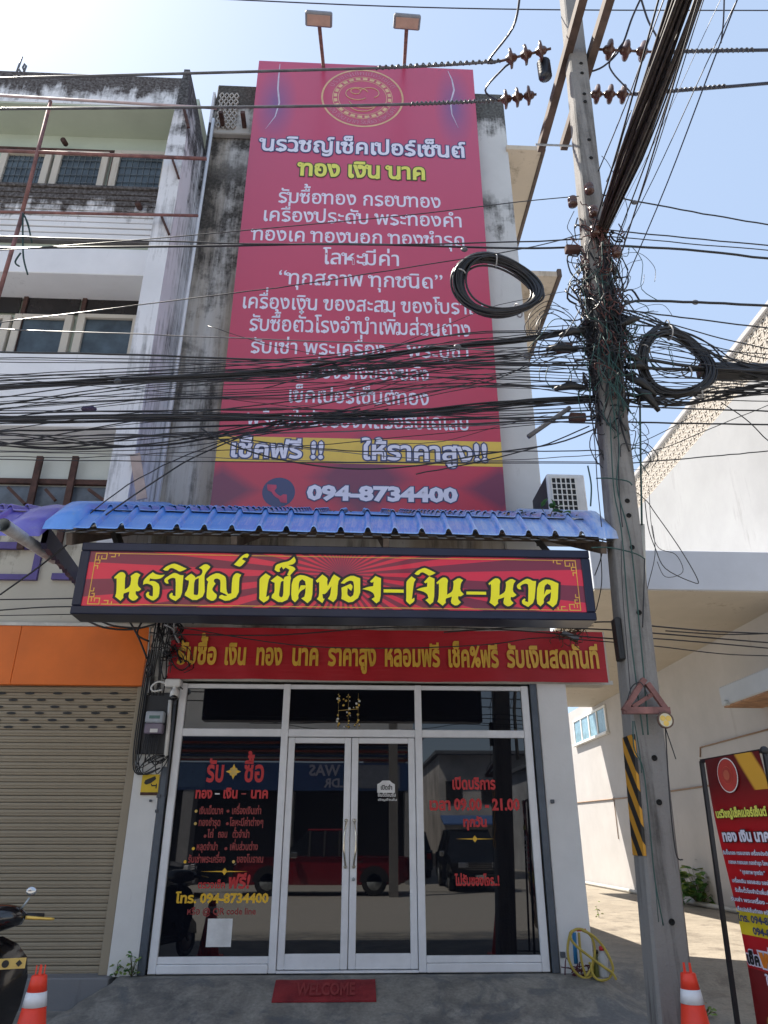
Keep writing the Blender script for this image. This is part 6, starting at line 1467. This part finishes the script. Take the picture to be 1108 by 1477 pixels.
MB().bev(-.15, .15, .12, .62, .24, .32, .03).build('footboard', pm_, sc); MB().bev(-.15, .15, .55, 1.2, .35, .72, .08).build('rear_body', pb, sc); MB().bev(-.13, .13, .5, 1.15, .721, .80, .035).build('seat', pm_, sc)

# ================================================================ STREET OPPOSITE (seen mirrored in the glass)
random.seed(3)
def onm(px, py, ym): q = at(px, py, ym); return q.x, q.z      # where a mirrored thing at -ym stands
YO = -21.0
op = thing('shophouse', 'dark open fronted shophouse across the street with blue sign fascia', 'building', (-6, YO, -.28))
oi = Matrix.Translation(op.location).inverted()
def osub(mb, name, m_): o = mb.build(name, m_); o.parent = op; o.matrix_parent_inverse = oi; return o
dk = mat('interior_dark', (.02, .02, .022), .8); obl = mat('opposite_blue', (.06, .13, .32), .5, 0, .1); obl2 = mat('opposite_navy', (.03, .07, .18), .5)
x1_, z_a = onm(600, 1140, -YO); _, z_b = onm(600, 1100, -YO); _, z_c = onm(600, 1072, -YO)
osub(MB().box(-15, x1_, YO-8, YO-1.2, -.28, z_b), 'ground_floor', dk)
for x in (-14, -10.2, -6.4, -2.6, x1_-.4): osub(MB().box(x, x+.4, YO-1.2, YO-.2, -.28, z_a), 'column', mat('opp_column', (.25, .25, .26), .7))
osub(MB().box(-15, x1_, YO-.4, YO-.2, z_a, z_b), 'fascia', obl)
for i in range(5): osub(MB().box(-15, x1_, YO-.5, YO-.35, z_b+.08+.16*i, z_b+.16+.16*i), 'awning_stripe', (mat('stripe_red', (.35, .07, .04), .6), obl2)[i % 2])
osub(MB().box(-15, x1_, YO-8, YO-1, z_b+.9, z_b+9), 'upper_wall', mat('opp_upper', (.62, .61, .58), .8, 0, .15, .5))
osub(MB().box(-15, x1_+.3, YO-2, YO+.5, z_b+.85, z_b+1.0), 'eave', obl2)
b = MB()
for t, xx, zz, s_ in (('WAS', -1.95, z_a+.55, .55), ('LDR', -1.7, z_a+.12, .45), ('ชกดบ', -.1, z_a+.3, .6)):
    letter_mesh(b, t, (xx+1.5, YO-.18, zz), (-s_, 0, 0), (0, 0, s_), (0, 1, 0), .03)
osub(b, 'lettering', vwhite)
osub(MB().box(x1_-2.6, x1_-.6, YO-.19, YO-.16, z_a+.08, z_b-.08), 'pale_sign', mat('opp_pale', (.35, .37, .42), .5))
osub(MB().box(-6.9, -5.6, YO-.19, YO-.16, z_a+.1, z_b-.05), 'pale_sign', mat('opp_pale2', (.12, .22, .4), .5))
# side street going away, houses and clutter along it
for k, (x0, x1b, y0, y1, h, colr_) in enumerate(((5.6, 13, -60, -40, 6.5, (.55, .52, .5)), (9.5, 16, -40, -30, 5.0, (.45, .47, .5)), (11, 20, -30, -22, 4.2, (.45, .45, .47)), (-8, 4.0, -75, -55, 7, (.5, .5, .52)), (1.0, 2.8, -50, -32, 5.5, (.45, .42, .4)), (4, 14, -95, -80, 6, (.25, .27, .3)))):
    hs_ = thing('house', ('tall grey house far down the side street', 'low blue grey shop on the right of the side street', 'nearest low dark shop at the side street corner', 'pale block closing the left of the side street', 'narrow brown shop along the side street', 'distant pale block at the end of the side street')[k], 'building', ((x0+x1b)/2, (y0+y1)/2, -.28))
    cxh, cyh = (x0+x1b)/2, (y0+y1)/2; hx, hy = (x1b-x0)/2, abs(y1-y0)/2
    MB().box(-hx, hx, -hy, hy, 0, h).build('wall', mat('house_wall', colr_, .8, 0, .25, .6), hs_); MB().box(-hx-.3, hx+.3, -hy-.3, hy+.8, h, h+.2).build('roof', mat('house_roof', (.12, .13, .15), .8), hs_)
    for i in range(3): MB().box(-hx+.4+i*hx*.6, -hx+.4+i*hx*.6+1.0, hy, hy+.05, h*.55, h*.75).build('window', dk, hs_)
    MB().prism([(0, 0), (1.6, -.5), (1.6, -.58), (0, -.1)], (-hx, hy, 2.9), (0, 1, 0), (0, 0, 1), (2*hx, 0, 0)).build('awning', random.choice((obl, mat('aw_green', (.05, .16, .10), .6), mat('aw_red', (.3, .05, .04), .6))), hs_)
# second pole across the street
xp, _ = onm(568, 1280, 15.0); p2 = thing('utility_pole', 'second concrete utility pole across the street', 'utility pole', (xp, -15, -.28))
MB().box(-.13, .13, -.14, .14, 0, 9).build('shaft', mat('far_pole', (.16, .155, .15), .85), p2); MB().box(-.9, .9, -.06, .06, 7.6, 7.75).build('crossarm', arm_m, p2)
b = MB()
for i in range(30): z = 5.4+random.random()*1.3; b.tube(catmull([(-.3*random.random(), -.2, z), (random.gauss(0, .3), -.25, z+random.gauss(0, .3)), (.4*random.random(), -.2, z+random.gauss(0, .2))], 3), .02, 4)
b.build('cable_wraps', cable_m, p2)
for i in range(7):
    z = 5.2+.28*i; o = MB().tube(catmull([(-30, -15, z+.3), (xp, -15, z), (14, -15, z-.3), (45, -16, z)], 5), .02, 5).build('street_wire', cable_m); tag(o, 'black street wire strung along the far side of the road', 'cable', 'wires across the street')
# vehicles
glassc = mat('car_glass', (.01, .012, .016), .06, 0, .1); chrome = mat('chrome_trim', (.6, .6, .6), .15, .9, .05); lampw = mat('lamp_white', (.6, .6, .62), .15); lampr = mat('lamp_red', (.5, .02, .02), .25)
def car(label, cat, loc, rz, paint, prof, roof, L_, W_, wr, wx, bed=False):
    """prof: body side outline, roof: cabin side outline (x forward)"""
    t = thing('parked_car' if not bed else 'pickup_truck', label, cat, loc, rz)
    hw = W_/2; b = MB(); n_ = len(prof); vs = []
    for yy, sc_ in ((-hw+.06, .97), (-hw, 1), (hw, 1), (hw-.06, .97)): vs += [(x*(1 if sc_ == 1 else .99), yy, .2+(z-.2)*sc_) for x, z in prof]
    fs = [(j*n_+i, j*n_+(i+1) % n_, (j+1)*n_+(i+1) % n_, (j+1)*n_+i) for j in range(3) for i in range(n_)]+[tuple(range(n_))[::-1], tuple(3*n_+i for i in range(n_))]
    b.add(vs, fs); b.build('body', paint, t)
    b = MB(); n_ = len(roof); zb0 = min(z for _, z in roof); zt0 = max(z for _, z in roof)
    vs = []
    for s_ in (-1, 1): vs += [(x, s_*(hw-.05-.22*(z-zb0)/(zt0-zb0)), z) for x, z in roof]
    b.add(vs, [tuple(range(n_))[::-1], tuple(range(n_, 2*n_))]+[(i, (i+1) % n_, n_+(i+1) % n_, n_+i) for i in range(n_)]); b.build('windows', glassc, t)
    tops = [p_ for p_ in roof if p_[1] > zt0-.08]; xa_, xb_ = min(p_[0] for p_ in tops), max(p_[0] for p_ in tops)
    MB().bev(xa_-.03, xb_+.03, -(hw-.25), hw-.25, zt0-.01, zt0+.05, .02).build('roof_panel', paint, t)
    for xx in (xa_+.05, (xa_+xb_)/2, xb_-.05):
        for s_ in (-1, 1): MB().bar((xx, s_*(hw-.25), zt0), (xx+(.0), s_*(hw-.04), zb0), .06, .03).build('pillar', black, t)
    for x in wx:
        for s_ in (-1, 1):
            wh = thing('wheel', None, None, (x, s_*(hw-.11), wr)); wh.parent = t
            MB().lathe((0, -.11, 0), [(wr*.62, 0), (wr*.95, .0), (wr, .03), (wr, .19), (wr*.95, .22), (wr*.62, .22)], 22, (0, 1, 0)).build('tyre', black, wh); MB().lathe((0, -.115, 0), [(wr*.6, 0), (wr*.58, .02), (wr*.15, .05), (0, .05)], 16, (0, 1, 0)).lathe((0, .115, 0), [(wr*.6, 0), (wr*.58, .02), (wr*.15, .05), (0, .05)], 16, (0, -1, 0)).build('rim', steel, wh)
            MB().prism([((wr+.07)*cos(pi*k/8), (wr+.07)*sin(pi*k/8)) for k in range(9)], (x, s_*(hw+.005), wr), (1, 0, 0), (0, 0, 1), (0, -s_*.02, 0)).build('wheel_arch', black, t)
    xf = max(p_[0] for p_ in prof); xr = min(p_[0] for p_ in prof)
    for s_ in (-1, 1):
        MB().bev(xf-.12, xf+.012, s_*(hw-.38)-.17, s_*(hw-.38)+.17, .70, .86, .02).build('headlight', lampw, t); MB().bev(xr-.01, xr+.08, s_*(hw-.16)-.1, s_*(hw-.16)+.1, .75, 1.0, .02).build('tail_light', lampr, t)
        MB().bev(.75, .95, s_*(hw+.12)-.08, s_*(hw+.12)+.08, 1.02, 1.18, .02).build('door_mirror', chrome, t)
        MB().bar((-1.2, s_*(hw+.012), .92), (-.98, s_*(hw+.012), .92), .02).build('door_handle', chrome, t)
    for k in range(4): MB().bar((xf+.016, -hw*.5, .66+.06*k), (xf+.016, hw*.5, .66+.06*k), .02).build('grille_bar', chrome, t)
    MB().bev(xf-.1, xf+.06, -hw+.1, hw-.1, .32, .52, .03).build('bumper', paint if bed else black, t); MB().box(xf+.062, xf+.066, -.17, .17, .38, .50).build('number_plate', whitep, t)
    return t
red_p = mat('paint_red', (.20, .008, .016), .2, .1, .1, 2, .6, 0, .6); blk_p = mat('paint_black', (.012, .013, .016), .18, .1, .1, 2, .6, 0, .6); gry_p = mat('paint_grey', (.07, .075, .085), .2, .2, .1, 2, .6, 0, .5); blu_p = mat('paint_navy', (.02, .03, .05), .2, .2, .1, 2, .6, 0, .5)
pk = [(-2.6, .45), (-2.6, 1.05), (-.75, 1.06), (1.0, 1.07), (2.35, .98), (2.62, .82), (2.62, .38), (2.2, .3), (-2.3, .3)]; pr_ = [(-.8, 1.05), (-.7, 1.68), (-.55, 1.76), (.45, 1.77), (1.25, 1.06)]
svp = [(-2.3, .4), (-2.32, 1.05), (-2.2, 1.12), (1.0, 1.12), (2.1, 1.02), (2.32, .85), (2.32, .38), (2.0, .3), (-2.0, .3)]; svr = [(-2.2, 1.1), (-2.05, 1.7), (-1.8, 1.8), (.3, 1.8), (1.1, 1.1)]
hbp = [(-1.9, .4), (-1.95, .95), (-1.8, 1.0), (.8, 1.0), (1.75, .82), (1.95, .65), (1.95, .32), (1.7, .25), (-1.7, .25)]; hbr = [(-1.8, .98), (-1.5, 1.42), (-1.2, 1.48), (.1, 1.48), (.95, .98)]
x_, _ = onm(465, 1290, 16.2); car('dark red pickup truck parked along the far kerb', 'pickup truck', (x_, -16.2, -.28), pi, red_p, pk, pr_, 5.2, 1.8, .38, (-1.55, 1.6), True)
x_, _ = onm(250, 1300, 15.0); car('dark navy hatchback parked in front of the red pickup', 'car', (x_-1.5, -15.0, -.28), 0, blu_p, hbp, hbr, 3.9, 1.7, .31, (-1.2, 1.2))
x_, _ = onm(695, 1283, 16.8); car('black four wheel drive facing the shop from the side street', 'car', (x_, -17.6-1.6, -.28), pi/2, blk_p, svp, svr, 4.6, 1.85, .38, (-1.4, 1.4))
x_, _ = onm(600, 1262, 25.0); car('grey four wheel drive driving away down the side street', 'car', (x_-.1, -28, -.28), -pi/2, gry_p, svp, svr, 4.6, 1.8, .38, (-1.4, 1.4))
